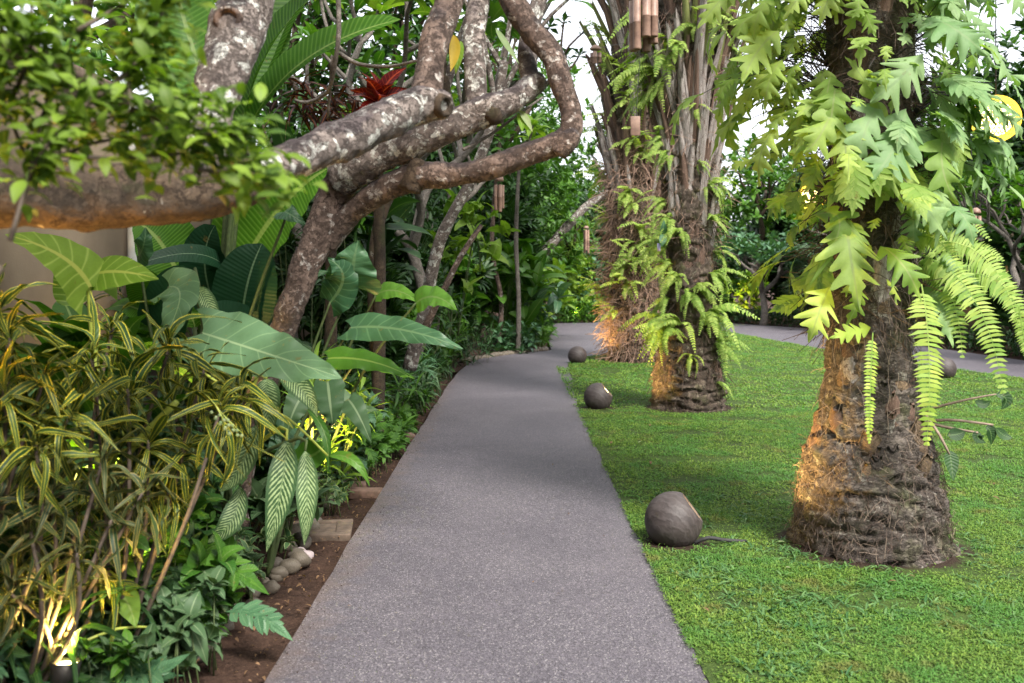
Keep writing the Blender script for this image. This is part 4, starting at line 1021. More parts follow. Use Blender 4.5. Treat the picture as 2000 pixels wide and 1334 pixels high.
# sword ferns on the second and third palms
gl2 = 'sword ferns growing on the second palm'; rg = random.Random(41)
for i, (z, a, n_, s_) in enumerate([(.95, FR-.5, 9, .62), (1.05, FR+.6, 11, .62), (.75, FR+1.0, 8, .5), (.6, FR-.1, 5, .3), (1.3, FR-.2, 8, .4), (1.5, FR+.9, 8, .42), (1.6, FR-1.1, 9, .42), (1.95, FR-.6, 9, .38), (2.1, FR+.8, 8, .36), (2.3, FR-1.2, 9, .4),
        (2.5, FR+1.1, 7, .4), (2.8, FR-.9, 8, .36), (3.6, FR-.9, 11, .6), (3.9, FR-.6, 10, .55), (4.2, FR+.1, 9, .5), (3.75, FR-1.4, 12, .65), (4.0, FR+1.2, 8, .55), (.3, FR+.8, 4, .25), (3.3, FR+.1, 4, .3), (2.7, FR+.2, 5, .26), (4.4, FR-1.5, 10, .7), (1.75, FR+1.5, 7, .4), (1.2, FR-1.2, 7, .45), (1.0, FR-1.3, 10, .6), (1.45, FR-.7, 9, .45), (1.8, FR-1.4, 10, .5), (2.1, FR-1., 9, .42), (1.35, FR+.3, 8, .4), (.85, FR-.9, 9, .5), (2.45, FR+.6, 8, .38), (3.15, FR+1.2, 7, .4), (3.9, FR-1.1, 12, .65), (3.5, FR-1.3, 10, .6), (4.3, FR+.7, 9, .6), (3., FR-1.3, 8, .45)]):
    n_ = int(n_*1.25); s_ *= 1.0
    tuft('sword_fern', '@sword fern tuft from the bottom on the %s of the second palm%s' % (side(a), '' if True else hw(z, [.5, .85, 1.2, 1.55, 1.9, 2.25, 2.6, 3.1, 3.7, 4.05], ['low on its dark foot', 'just above its foot', 'arching wide over its foot', 'below eye height', 'at eye height', 'just above eye height', 'among the grey stubs', 'in the middle of the stubs', 'high among the stubs', 'beside the hanging chime', 'at the top of the photo'])),
         'fern', p2, pf2, z, a, n_, s_, 'fern', M_FERN if i % 3 else M_FERN2, 200+i, gl2, (-.3, .9) if z > 3.4 else (-.5, .7), 1.0, nv=6)
gl3 = 'sword ferns growing on the farthest palm'
for i in range(22):
    z = .9+(5.8-.9)*i/22; a = FR+rg.uniform(-2., .5)
    tuft('sword_fern', '@small sword fern tuft from the bottom on the %s of the farthest palm%s' % (side(a), '' if True else hw(z, [1.6, 2.6, 3.6, 4.6], ['low on the fibre', 'at the middle of the fibre', 'at the top of the fibre', 'among its leaf stubs', 'near its crown'])), 'fern', p3, pf3, z, a, 8, rg.uniform(.45, .75), 'fernlo', M_FERN2, 300+i, gl3, (-.5, .8), 1.1, nv=5)
# climber leaves and tag on palm 2
cl = thing('climber', 'pair of dark rounded climber leaves on the front of the second palm', 'climber', tuple(P(1297, 460, 10.8)))
heroleaf(cl, (1297, 457, 10.75), (1296, 445, 10.7), (1297, 430, 10.7), 14, M_BLUE, 'ovate', (0, -1, .1)); heroleaf(cl, (1297, 458, 10.75), (1294, 470, 10.7), (1292, 482, 10.7), 16, M_BLUE, 'ovate', (0, -1, .1))
tg = MB().add(g_box(.035, .006, .085, tuple(P(1287, 483, 10.72)))).build('plant_tag', M_TAGM, origin=tuple(P(1287, 483, 10.72)))
tag(tg, 'small mauve tag fixed to the front of the second palm', 'tag')

ORD = ['lowest', 'second', 'third', 'fourth', 'fifth', 'sixth', 'seventh', 'eighth', 'ninth', 'tenth', 'eleventh', 'twelfth', 'thirteenth', 'fourteenth', 'fifteenth', 'sixteenth', 'seventeenth', 'eighteenth', 'nineteenth', 'twentieth']
ORD += ['twenty-'+q for q in ('first', 'second', 'third', 'fourth', 'fifth', 'sixth', 'seventh', 'eighth', 'ninth')]+['thirtieth']+['thirty-'+q for q in ('first', 'second', 'third', 'fourth', 'fifth', 'sixth', 'seventh', 'eighth', 'ninth')]
seen = {}
for t, lb, z in sorted(TUFTS, key=lambda q: q[2]):
    if lb[0] == '@':
        k = seen.get(lb, 0); seen[lb] = k+1; t['label'] = (ORD[k]+' '+lb[1:]) if k else lb[1:].replace('tuft from the bottom', 'tuft, the lowest one,')

# ================================================================== LAMPS
gb = 'stone ball lamps on the lawn'
def ball_lamp(x, y, face, label, e, tgt, d=.32, z=.125, light=True):
    t = thing('ball_lamp', label, 'lamp', (x, y, 0), gb)
    r = d/2; ca = .62; n = 26; prof = [(-r*cos(pi*i/n), r*sin(pi*i/n)) for i in range(1, n+1) if pi-pi*i/n >= ca] 
    prof = [(-r, .002)]+prof
    zc, rc = r*cos(ca), r*sin(ca)
    prof += [(zc, rc), (zc-.004, rc*.93), (zc-.035, rc*.8)]
    q = Vector((0, 0, 1)).rotation_difference(Vector(face).normalized()).to_matrix().to_4x4()
    M = Matrix.Translation((x, y, z)) @ q
    MB().add(g_rev(prof, 40), M).build('shell', M_BALL, t)
    MB().add(g_rev([(zc-.014, rc*.86), (zc-.012, rc*.5), (zc-.011, .001)], 30), M).build('lens', M_GLOW, t)
    if light:
        pos = Vector((x, y, z))+Vector(face).normalized()*(zc+.03); warm('lamp_light', pos, e, tgt, 100, .03, parent=t)
    return t
ball_lamp(.90, 5.55, (.80, -.07, .60), 'nearest stone ball lamp, at the edge of the path beside the nearest palm', 19, (1.75, 5.45, .95))
ball_lamp(.96, 11.1, (.76, -.09, .65), 'middle stone ball lamp, left of the second palm', 13, (1.75, 11.05, .7))
ball_lamp(1.10, 16.75, (.7, .5, .4), 'farthest small ball lamp at the path corner left of the farthest palm', 12, (1.9, 17, 1.0))
ball_lamp(6.25, 14.4, (-.5, .55, .6), 'ball lamp at the far right beyond the nearest palm', 10, (5.5, 16, 1.2), .34)
# cable by the nearest ball
cb = MB().add(g_tube([(1.0, 5.5, .01), (1.08, 5.47, .05), (1.16, 5.5, .03), (1.3, 5.52, .015)], [.011]*4, 8, .03)).build('cable', M_CORD, origin=(1.0, 5.5, 0)); tag(cb, 'short black cable coming out of the grass by the nearest ball lamp', 'cable')

def lantern(c, r, label, bulb, e, cordtop):
    c = Vector(c); t = thing('lantern', label, 'lantern', c, 'glowing woven ball lanterns')
    V = g_blob(r*.74, r*.74, r*.74, 12, 18, 0); MB().add(V, Matrix.Translation(c)).build('glass_globe', bulb, t)
    mb = MB()
    for i in range(13):
        th = pi*(i+.8)/14.6; rr = r*sin(th); z = r*cos(th)
        pts = [c+Vector((cos(a)*rr, sin(a)*rr, z)) for a in np.linspace(0, 2*pi, 25)]; mb.add(g_tube(pts, [r*.022]*25, 4, 1, cap=False))
    for i in range(30):
        a = i*2*pi/30
        for s in (.7, -.7):
            pts = [c+Vector((cos(a+s*th)*sin(th), sin(a+s*th)*sin(th), cos(th)))*r for th in np.linspace(.08, pi-.08, 13)]; mb.add(g_tube(pts, [r*.018]*13, 4, 1, cap=False))
    mb.build('woven_shade', M_RATT, t)
    MB().add(g_tube([c+Vector((0, 0, r)), c+Vector((0, 0, (cordtop-c.z)*.5)), Vector((c.x, c.y, cordtop))], [.005]*3, 6, .5)).build('cord', M_CORD, t)
    warm('lantern_light', c, e, parent=t, r=r*.8)
    return t
lan = P(1945, 232, 8.0); lantern(lan, 45/F*8, 'big glowing yellow woven ball lantern hanging at the right', M_BULB, 12, 5.7)
lan2 = P(1585, 385, 13.5); lantern(lan2, 27/F*13.5, 'smaller pale glowing lantern hanging left of the nearest palm trunk', M_BULB2, 12, 5.75)
ca = MB().add(g_tube([(2.1, 5.6, 5.2), (lan.x, lan.y, 5.7), (lan2.x, lan2.y, 5.75), (2.2, 17.1, 6.3)], [.008]*4, 6, .4)).build('cable', M_CORD, origin=(lan.x, lan.y, 5.7)); tag(ca, 'black overhead cable carrying the lanterns between the palms', 'cable')

def chime(c, n, r, tr, Lr, label, top, tail=None, seed=0, capr=None, mat=None):
    """bamboo wind chime: top disc, hanging tubes, clapper and tail"""
    rg = random.Random(seed); c = Vector(c); t = thing('wind_chime', label, 'wind chime', c, 'bamboo wind chimes'); mat = mat or M_BAMB
    cr = capr or r*1.25
    MB().add(g_rev([(-.02, .001), (-.02, cr), (0, cr*1.05), (.03, cr*.8), (.05, cr*.3), (.05, .001)], 20), Matrix.Translation(c)).build('top_disc', mat, t)
    for i in range(n):
        a = i*2*pi/n+.3; L = rg.uniform(*Lr); p = c+Vector((cos(a)*r, sin(a)*r, -.05))
        # tube with a slanted mouth
        prof = [(0, tr*.9), (-.01, tr), (-L*.45, tr), (-L*.46, tr*1.06), (-L*.47, tr), (-L*.97, tr), (-L, tr*.95), (-L, tr*.75), (-L*.9, tr*.7)]
        MB().add(g_rev(prof, 12), Matrix.Translation(p)).build('tube', mat, t)
    MB().add(g_tube([c, c+Vector((0, 0, -.2)), c+Vector((0, 0, -Lr[1]-.15))] if not tail else [c, (c+Vector(tail))/2, Vector(tail)], [.003]*3, 5, .3)).build('cord', M_CORD, t)
    MB().add(g_tube([c, c.lerp(Vector(top), .5), Vector(top)], [.004]*3, 5, .4)).build('cord', M_CORD, t)
    if tail: bevel(MB().add(g_box(.10, .012, .20, tuple(Vector(tail)))).build('tail_plate', mat, t))
    return t
c1 = P(1258, -8, 10.2); chime(c1, 7, .11, .044, (.38, .6), 'large bamboo wind chime at the top edge in front of the second palm', (1.5, 10.4, 5.2), tuple(P(1241, 246, 10.2)), 3)
c2 = P(1906, 414, 12); chime(c2, 5, .045, .022, (.12, .2), 'small bamboo wind chime hanging low at the far right', (5.6, 12.2, 3.4), None, 4)
c3 = P(975, 350, 8.6); chime(c3, 4, .03, .016, (.14, .24), 'reddish bamboo chime tied under the arching limb', tuple(P(972, 320, 8.6)), None, 5)
c4 = P(1145, 445, 24); chime(c4, 3, .05, .03, (.4, .6), 'tiny far chime hanging beyond the path junction', tuple(P(1145, 380, 24)), None, 6)
c5 = P(1163, 95, 14); chime(c5, 3, .06, .03, (.12, .2), 'small dark chime against the sky left of the palm fronds', (1.9, 16.8, 5.4), None, 7)

# ================================================================== LEFT BED, hero plants
def plant(name, label, cat, base, group=None): return thing(name, label, cat, base, group)
def stalk(parent, pts, r0, r1, mat, name='stalk'):
    n = len(pts); return MB().add(g_tube(pts, [r0+(r1-r0)*i/(n-1) for i in range(n)], 8, .06)).build(name, mat, parent)
# giant bird of paradise / banana like plants behind the limbs
bn = plant('banana_plant', 'tall banana plant with long upright green blades left of the crossing limbs', 'plant', (-1.75, 6.0, -.05))
B0 = Vector((-1.75, 6., 0))
for b, m, t, wp, fc in [((462, 300, 5.8), (520, 110, 5.6), (640, -30, 5.3), 90, (-.5, -.6, .5)), ((470, 290, 5.9), (580, 130, 5.7), (782, 38, 5.5), 80, (-.35, -.75, .6)), ((455, 240, 5.9), (500, 60, 6.), (560, -130, 6.2), 110, (.5, -.7, .3)),
    ((480, 250, 6.), (560, 40, 6.1), (690, -110, 6.2), 90, (-.4, -.7, .5)), ((430, 250, 6.4), (360, 40, 6.6), (320, -130, 6.8), 110, (.3, -.9, .3)), ((420, 280, 6.8), (330, 120, 7.), (300, -60, 7.2), 90, (.1, -.9, .3)),
    ((440, 600, 6.1), (530, 430, 6.0), (640, 330, 5.9), 190, (-.5, -.8, .3)), ((380, 640, 6.4), (330, 500, 6.3), (260, 430, 6.2), 120, (.3, -.8, .4)), ((470, 440, 6.3), (490, 400, 6.2), (560, 370, 6.1), 60, (0, -.8, .5))]:
    heroleaf(bn, b, m, t, wp*1.15, M_BANANA, 'paddle', fc, 24, 6, fold=.35, wave=.012, wf=5)
    stalk(bn, [B0+Vector((rng.uniform(-.1, .1), rng.uniform(-.1, .1), 0)), B0.lerp(P(*b), .5)+Vector((-.03, 0, .1)), P(*b)], .03, .012, M_STEM)
dp = plant('paddle_plant', 'dark bluish paddle leaf plant standing left of the leaning brown trunk', 'plant', (-1.65, 5.8, -.05))
for b, m, t, wp in [((470, 660, 5.6), (482, 560, 5.5), (512, 476, 5.5), 132), ((560, 700, 5.8), (470, 640, 5.5), (400, 610, 5.3), 90), ((300, 700, 5.6), (330, 600, 5.4), (380, 530, 5.3), 120), ((440, 520, 5.9), (370, 495, 5.7), (260, 520, 5.5), 40), ((430, 620, 6.), (400, 520, 5.9), (420, 440, 5.8), 100)]:
    heroleaf(dp, b, m, t, wp, M_PADD, 'paddle', (0, -1, .35), 14, 6, fold=.12, wave=.015)
    stalk(dp, [Vector((-1.65, 5.8, -.05)), Vector((-1.65, 5.8, 0)).lerp(P(*b), .6), P(*b)], .018, .009, M_STEM)
# back-lit taro leaf with yellow stalk
ta = plant('taro_plant', 'back-lit yellow-green taro leaf glowing under the mossy limb', 'plant', (-1.95, 4.6, -.05))
heroleaf(ta, (176, 560, 4.3), (120, 500, 4.2), (10, 458, 4.0), 120, M_TARO, 'heart', (.35, -.8, .5), 14, 8, fold=-.1, wave=.02, back=.25)
heroleaf(ta, (165, 545, 4.4), (220, 530, 4.3), (310, 545, 4.2), 80, M_TARO, 'lance', (.1, -.9, .45), 12, 6, fold=-.1, wave=.02)
heroleaf(ta, (150, 600, 4.8), (135, 550, 4.8), (110, 500, 4.7), 70, M_TARO, 'ovate', (.3, -.9, .3), 12, 6, fold=.1, wave=.03)
stalk(ta, [(-1.9, 4.6, 0), tuple(P(190, 800, 4.4)), tuple(P(180, 640, 4.35)), tuple(P(172, 545, 4.32))], .02, .011, M_YSTEM)
for b, m, t in [((185, 1040, 3.9), (240, 900, 3.8), (345, 785, 3.7)), ((188, 1010, 3.9), (210, 930, 3.85), (238, 840, 3.8)), ((180, 1045, 3.9), (195, 960, 3.9), (205, 880, 3.9))]:
    stalk(ta, [P(*b), P(*m), P(*t)], .02, .012, M_YSTEM)
# elephant ears
def ears(name, label, base, leaves, mat, smat=M_STEM):
    t = plant(name, label, 'plant', base)
    for b, m, tp, wp, fc, bk in leaves:
        heroleaf(t, b, m, tp, wp, mat, 'heart', fc, 22, 10, fold=.1, wave=.045, wf=3.4, back=bk, curl=.12, ph=rng.random()*6)
        stalk(t, [Vector(base), Vector(base).lerp(P(*b), .55)+Vector((-.05, 0, .1)), P(*b)], .014, .007, smat)
    return t
ears('elephant_ear', 'broad pale green elephant ear leaf sagging over the patterned leaves', (-1.45, 4.6, -.05), [((395, 650, 4.4), (520, 690, 4.2), (668, 738, 4.1), 150, (.2, -.9, .5), .2), ((330, 560, 4.7), (350, 590, 4.6), (300, 700, 4.5), 100, (-.2, -.8, .5), .25)], M_ALOC)
ears('elephant_ear', 'green elephant ear with a leaf curling towards the path above the lit stems', (-1.5, 6.8, -.05), [((685, 640, 6.6), (790, 645, 6.4), (905, 682, 6.3), 70, (.1, -.85, .5), .12), ((690, 560, 6.7), (690, 520, 6.6), (700, 470, 6.6), 120, (0, -1, .3), .25), ((645, 590, 6.7), (670, 540, 6.6), (640, 505, 6.6), 80, (0, -1, .3), .2)], M_BLUE)
ears('elephant_ear', 'pair of lime leaves stretched out above the glowing bulb stems', (-1.4, 7.0, -.05), [((735, 575, 6.8), (775, 568, 6.7), (820, 592, 6.6), 44, (0, -.9, .5), .05), ((812, 592, 6.6), (850, 580, 6.5), (892, 606, 6.4), 60, (0, -.9, .5), .05), ((700, 700, 6.4), (760, 720, 6.3), (810, 740, 6.2), 36, (0, -.6, .9), .1), ((640, 700, 6.2), (720, 705, 6.1), (800, 735, 6.), 60, (0, -.8, .7), .1)], M_MID)
ears('philodendron', 'small blue-green philodendron leaves at the foot of the big banana blades', (-1.7, 5.5, -.05), [((560, 420, 5.4), (560, 415, 5.3), (600, 440, 5.3), 50, (0, -.9, .4), .2), ((270, 500, 5.4), (280, 480, 5.3), (285, 445, 5.3), 60, (0, -1, .2), .2), ((560, 560, 5.6), (590, 540, 5.5), (640, 530, 5.5), 60, (0, -.8, .5), .2)], M_BLUE)
ears('philodendron', 'grey-green arrow leaves drooping beside the patterned leaves near the bed edge', (-1.25, 5.1, -.05), [((640, 745, 5.1), (645, 790, 5.), (650, 830, 5.), 70, (0, -1, .3), .15), ((680, 780, 5.2), (700, 810, 5.1), (725, 865, 5.1), 50, (.1, -1, .3), .1), ((600, 760, 5.2), (575, 800, 5.1), (560, 850, 5.1), 60, (0, -1, .2), .15), ((655, 770, 5.3), (690, 795, 5.3), (740, 800, 5.2), 50, (0, -.7, .7), .1)], M_SILV)
# dieffenbachia
df_ = plant('dumb_cane', 'dumb cane with cream feather patterned leaves hanging down towards the soil', 'plant', (-1.35, 4.75, -.05))
for b, m, t, wp in [((520, 740, 4.5), (522, 790, 4.4), (530, 850, 4.4), 54), ((560, 860, 4.45), (548, 960, 4.35), (520, 1078, 4.35), 58), ((596, 880, 4.5), (600, 970, 4.4), (594, 1065, 4.4), 44), ((545, 730, 4.6), (590, 760, 4.5), (620, 815, 4.5), 44),
    ((500, 830, 4.6), (470, 910, 4.5), (430, 960, 4.5), 50), ((470, 950, 4.6), (450, 1020, 4.5), (400, 1060, 4.5), 46), ((390, 560, 4.7), (410, 600, 4.6), (432, 650, 4.6), 34)]:
    heroleaf(df_, b, m, t, wp, M_DIEFF, 'lance', (.1, -1, .25), 14, 6, fold=.2, wave=.02)
    stalk(df_, [Vector((-1.35, 4.75, -.05)), Vector((-1.35, 4.75, .5)), P(*b)+Vector((-.04, .05, .05)), P(*b)], .014, .006, M_YSTEM if wp > 50 else M_STEM)
stalk(df_, [P(400, 730, 4.2), P(470, 775, 4.2), P(560, 815, 4.3), P(640, 890, 4.4)], .006, .005, M_YSTEM)
for b, m, t, wp in [((640, 890, 4.6), (690, 900, 4.5), (722, 950, 4.5), 22), ((600, 800, 4.7), (635, 850, 4.6), (640, 930, 4.6), 18), ((560, 900, 4.8), (610, 890, 4.7), (640, 860, 4.7), 70)]:
    heroleaf(df_, b, m, t, wp, M_MID, 'lance', (.1, -.8, .5), 12, 4, fold=.25)

# crotons: rosettes of wavy yellow-edged leaves
def croton(label, base, cents, n, size, mat, seed, tilt=(-.5, 1.3)):
    rg = random.Random(seed); t = plant('croton', label, 'shrub', base, 'croton shrubs at the left')
    pts = [P(*c) for c in cents]
    its = rosettes(pts, rg, n, size, .9, tilt)
    its = [M @ Matrix.Rotation(rg.uniform(-1, 1), 4, 'Y') @ Matrix.Scale(rg.uniform(.55, 1.1), 4) for M in its]
    place_leaves(its, t, mat, 'croton', 10, True)
    for p in pts: stalk(t, [Vector(base), Vector(base).lerp(p, .6)+Vector((rg.uniform(-.1, .1), rg.uniform(-.1, .1), 0)), p], .010, .006, M_WSTEM, 'stem')
croton('yellow edged croton in front of the patterned leaves, its tufts lit from below', (-1.5, 3.75, -.05), [(430, 800, 3.7), (330, 680, 3.75), (250, 760, 3.6), (180, 700, 3.6), (360, 880, 3.75), (400, 720, 3.8), (290, 860, 3.6), (470, 770, 3.85), (220, 640, 3.8)], 22, .27, M_CROT, 51)
croton('dark croton against the left edge with narrow green and yellow leaves', (-1.85, 3.3, -.05), [(20, 660, 3.3), (10, 760, 3.2), (90, 730, 3.3), (-20, 840, 3.2), (70, 870, 3.2), (130, 820, 3.3), (-10, 600, 3.4)], 22, .26, M_CROT, 52)
croton('dull purplish croton low at the left edge, in shade', (-1.7, 3.4, -.05), [(100, 960, 3.3), (200, 900, 3.4), (60, 1040, 3.25), (150, 1080, 3.3), (20, 1160, 3.2), (280, 960, 3.5), (-10, 980, 3.2), (220, 1010, 3.5)], 22, .23, M_CROT2, 53)
croton('low croton tufts beside the lower left uplight, green with yellow veins', (-1.75, 3.6, -.05), [(40, 1120, 3.5), (150, 1000, 3.6), (250, 930, 3.7), (110, 1180, 3.5), (330, 960, 3.8), (190, 1130, 3.6)], 22, .22, M_CROT, 54)
# seed spray of the croton
sp_ = plant('seed_spray', 'thin spray of small white beads hanging from the yellow edged croton', 'flower', tuple(P(400, 770, 3.65)))
rg = random.Random(3)
for i in range(5):
    e = (440+i*8, 840+rg.uniform(-20, 20), 3.6); stalk(sp_, [P(395, 765, 3.65), P(420+i*3, 790+i*4, 3.6), P(*e)], .0015, .001, M_YSTEM, 'stalk')
    for j in range(4): MB().add(g_blob(.007, .007, .007, 5, 7, 0), Matrix.Translation(P(e[0]-j*9, e[1]-j*10+6, 3.6))).build('bead', M_PALE, sp_)

shrub('shrub', 'dark green broad leaved shrub showing through the crotons at the left', 'shrub', (-1.75, 3.95, -.05), (.5, .3), 1.25, 'oval2', M_DARK, 40, 7, .17, 'shrubs filling the left bed', seed=301)
shrub('shrub', 'mid green heart leaved shrub just below the yellow edged croton tufts', 'shrub', (-1.5, 3.95, -.05), (.36, .25), .75, 'heart', M_MID, 26, 5, .15, 'shrubs filling the left bed', seed=302)
# low plants of the lower left corner
ivg = 'low ground plants at the lower left'
fan = plant('cut_leaf_philodendron', 'dark cut-leaf philodendron with finger lobes over the silvery ground leaves', 'plant', (-1.5, 4.3, -.05), ivg)
for b, m, t, wp, mt in [((372, 1065, 4.2), (370, 1050, 4.15), (350, 1010, 4.1), 70, M_SILV), ((385, 1068, 4.2), (440, 1100, 4.1), (510, 1150, 4.), 110, M_MID), ((440, 1195, 4.), (500, 1200, 3.95), (560, 1240, 3.9), 90, M_BLUE), ((200, 1310, 3.5), (270, 1320, 3.4), (350, 1290, 3.4), 100, M_BLUE)]:
    herolobe(fan, b, m, t, wp, mt, 6, (0, -.6, .8), .12, 'leaf', cen=.06)
    stalk(fan, [(-1.55, 4.35, 0), Vector((-1.5, 4.3, .3)).lerp(P(*b), .5), P(*b)], .006, .004, M_STEM)
ivy = plant('arrowhead_vine', 'arrowhead vine with a bright green back-lit leaf in the lower left corner', 'vine', (-1.75, 3.9, -.05), ivg)
for b, m, t, wp, mt in [((225, 1150, 3.7), (250, 1180, 3.65), (265, 1225, 3.6), 66, M_LIME), ((210, 1085, 3.8), (240, 1100, 3.75), (268, 1128, 3.7), 50, M_LIME), ((75, 1020, 3.5), (85, 1035, 3.5), (90, 1050, 3.5), 50, M_LIME), ((390, 1110, 4.), (410, 1130, 3.9), (428, 1165, 3.9), 44, M_SILV), ((365, 1220, 3.8), (385, 1245, 3.7), (405, 1300, 3.7), 50, M_SILV), ((350, 1150, 3.9), (375, 1160, 3.9), (400, 1185, 3.8), 40, M_SILV), ((290, 1195, 3.8), (330, 1215, 3.8), (350, 1235, 3.7), 40, M_SILV)]:
    heroleaf(ivy, b, m, t, wp, mt, 'heart', (.1, -.75, .7), 10, 6, fold=.1, wave=.02, back=.3)
    stalk(ivy, [(-1.75, 3.9, 0), Vector((-1.7, 3.9, .25)).lerp(P(*b), .5), P(*b)], .004, .003, M_YSTEM)
stalk(ivy, [P(160, 1255, 3.5), P(230, 1228, 3.6), P(300, 1225, 3.7), P(370, 1235, 3.75)], .006, .004, M_YSTEM)

def ground_plants(label, x0, x1, y0, y1, n, kd, mat, size, hmax, seed, name='ground_cover', cat='plant', group=None, tilt=(-.1, 1.1), per=9):
    rg = random.Random(seed); cx, cy = (x0+x1)/2, (y0+y1)/2
    t = plant(name, label, cat, (cx, cy, -.05), group)
    pts = [Vector((rg.uniform(x0, x1), rg.uniform(y0, y1), rg.uniform(.03, hmax))) for _ in range(n)]
    place_leaves(rosettes(pts, rg, per, size, .6, tilt), t, mat, kd, 5, True)
    mb = MB()
    for p in pts: mb.add(g_tube([(p.x+rg.uniform(-.05, .05), p.y, -.07), tuple(p)], [.004, .003], 4, .2))
    kind(mb.build('stems', M_STEM, t), 'stuff'); return t
ground_plants('silvery green oval leaved ground plant spilling towards the path at the lower left', -1.62, -1.15, 3.5, 4.6, 34, 'oval2', M_SILV, .10, .3, 61, group=ivg)
ground_plants('cream edged ground plant along the stones near the concrete cover', -1.45, -1.2, 4.4, 5.4, 22, 'oval', M_VARI, .08, .22, 62, group=ivg)
ground_plants('dark cut-leaved ground fern in the shade behind the drooping leaves', -2.1, -1.4, 4.6, 5.8, 26, 'cut', M_DARK, .22, .3, 63, group=ivg)
ground_plants('green oval leaved ground plant right of the lower left uplight', -1.5, -1.3, 3.4, 3.9, 22, 'oval', M_MID, .08, .22, 64, group=ivg)
ground_plants('small heart leaved creeper covering the soil at the bottom left edge of the path', -1.75, -1.16, 3.35, 4.1, 46, 'heart', M_SILV, .085, .3, 65, group=ivg, per=6)
ground_plants('dark green oval leaved creeper behind the heart leaved one at the lower left', -1.8, -1.25, 3.7, 4.7, 46, 'oval2', M_MID, .10, .42, 66, group=ivg, per=6)
ground_plants('dark cut leaved plant low in the lower left corner', -1.9, -1.3, 3.2, 3.9, 30, 'cut', M_BLUE, .17, .3, 67, group=ivg, per=6)
ground_plants('thin dark blades under the crotons at the left edge', -2.0, -1.45, 3.3, 4.3, 30, 'strap', M_DARK, .4, .35, 68, group=ivg, per=8)
mg = 'low plants along the stones of the left bed'
for i, (y0, y1, kd, mt, s, hm, lb) in enumerate([(5.6, 7.2, 'oval', M_MID, .08, .2, 'small green leaved plant by the loose bricks'), (6.4, 8.0, 'cut', M_BLUE, .16, .45, 'blue-green cut leaved plant above the stones past the bricks'), (7.8, 9.6, 'cut', M_BLUE, .17, .5, 'blue-green cut leaved plant where the bed narrows'),
    (8.6, 11.0, 'blade', M_MID, .28, .5, 'grassy tufts beside the middle of the path'), (10.6, 13., 'blade', M_SILV, .26, .45, 'pale striped grassy tufts beside the path before the bend'), (12.6, 15., 'oval', M_DARK, .14, .5, 'dark leafy ground plants at the path bend')]):
    ground_plants(lb, -1.9, -1.22 if y0 < 6.4 else -1.12 if y0 < 8 else -.97, y0, y1, 46, kd, mt, s, hm, 70+i, group=mg)
for i, (x0, x1, y0, y1, kd, mt, s, lb) in enumerate([(-1.1, -.4, 16.3, 18.6, 'blade', M_DARK, .3, 'dark grassy clump behind the small stones at the bend'), (-.6, .5, 18.6, 20, 'oval', M_BLUE, .22, 'bluish leafy clump by the bed corner'), (.0, .7, 19.9, 22, 'blade', M_MID, .36, 'green blades at the corner of the left bed'), (.1, .95, 22, 26, 'oval', M_MID, .3, 'leafy clump between the bed corner and the far lamp')]):
    ground_plants(lb, x0, x1, y0, y1, 34, kd, mt, s, .5, 80+i, group='low plants at the far end of the left bed')

# ---- mid bed shrubs (y 5 .. 20)
ms = 'shrubs filling the left bed'
S_ = lambda *a, **k: shrub('shrub', *a, **k)
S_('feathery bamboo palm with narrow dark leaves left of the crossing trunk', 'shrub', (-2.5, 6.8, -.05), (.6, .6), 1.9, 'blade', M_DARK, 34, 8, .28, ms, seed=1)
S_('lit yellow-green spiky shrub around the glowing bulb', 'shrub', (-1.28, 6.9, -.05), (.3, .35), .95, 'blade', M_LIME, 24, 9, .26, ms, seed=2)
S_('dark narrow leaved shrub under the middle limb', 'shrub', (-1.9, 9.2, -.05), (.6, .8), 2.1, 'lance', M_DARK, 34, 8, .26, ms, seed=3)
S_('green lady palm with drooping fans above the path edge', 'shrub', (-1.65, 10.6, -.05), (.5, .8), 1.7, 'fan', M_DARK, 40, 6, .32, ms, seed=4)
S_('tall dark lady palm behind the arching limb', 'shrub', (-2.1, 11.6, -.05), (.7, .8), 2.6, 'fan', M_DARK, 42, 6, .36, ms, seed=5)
S_('glossy small leaved shrub in the middle of the left bed', 'shrub', (-1.5, 12.4, -.05), (.5, .6), 1.5, 'oval', M_MID, 36, 8, .17, ms, seed=6)
S_('feathery dark shrub before the thin pale trunks', 'shrub', (-1.3, 14.2, -.05), (.55, .8), 1.7, 'lance', M_DARK, 36, 8, .27, ms, seed=7)
S_('big leaved green shrub at the path bend', 'shrub', (-1.3, 16.2, -.05), (.6, .8), 1.5, 'blade', M_MID, 36, 8, .33, ms, seed=8)
S_('dark big leaved shrub left of the thin pale trunks', 'shrub', (-1.3, 18.6, -.05), (.8, .8), 2.4, 'fan', M_DARK, 38, 6, .42, ms, seed=9)
S_('large green paddle leaved plant right of the thin pale trunks', 'shrub', (.0, 20.4, -.05), (.8, .7), 2.4, 'paddle', M_MID, 15, 7, .72, ms, seed=10, tilt=(.1, 1.2))
S_('blue-green drooping leaved plant below the bright bush', 'shrub', (.45, 21.6, -.05), (.6, .7), 1.5, 'paddle', M_BLUE, 14, 7, .55, ms, seed=11)
S_('bright green paddle plant near the bed corner', 'shrub', (.7, 23.5, -.05), (.6, .7), 1.9, 'paddle', M_LIME, 12, 7, .6, ms, seed=12)
S_('glossy dark philodendron behind the lit yellow-green shrub', 'shrub', (-2.6, 8.3, -.05), (.6, .8), 1.6, 'heart', M_DARK, 22, 6, .34, ms, seed=13)
S_('tall dark leaves against the wall under the mossy limb', 'shrub', (-2.8, 5.9, -.05), (.35, .5), 1.1, 'paddle', M_BANANA, 9, 6, .55, ms, seed=14)
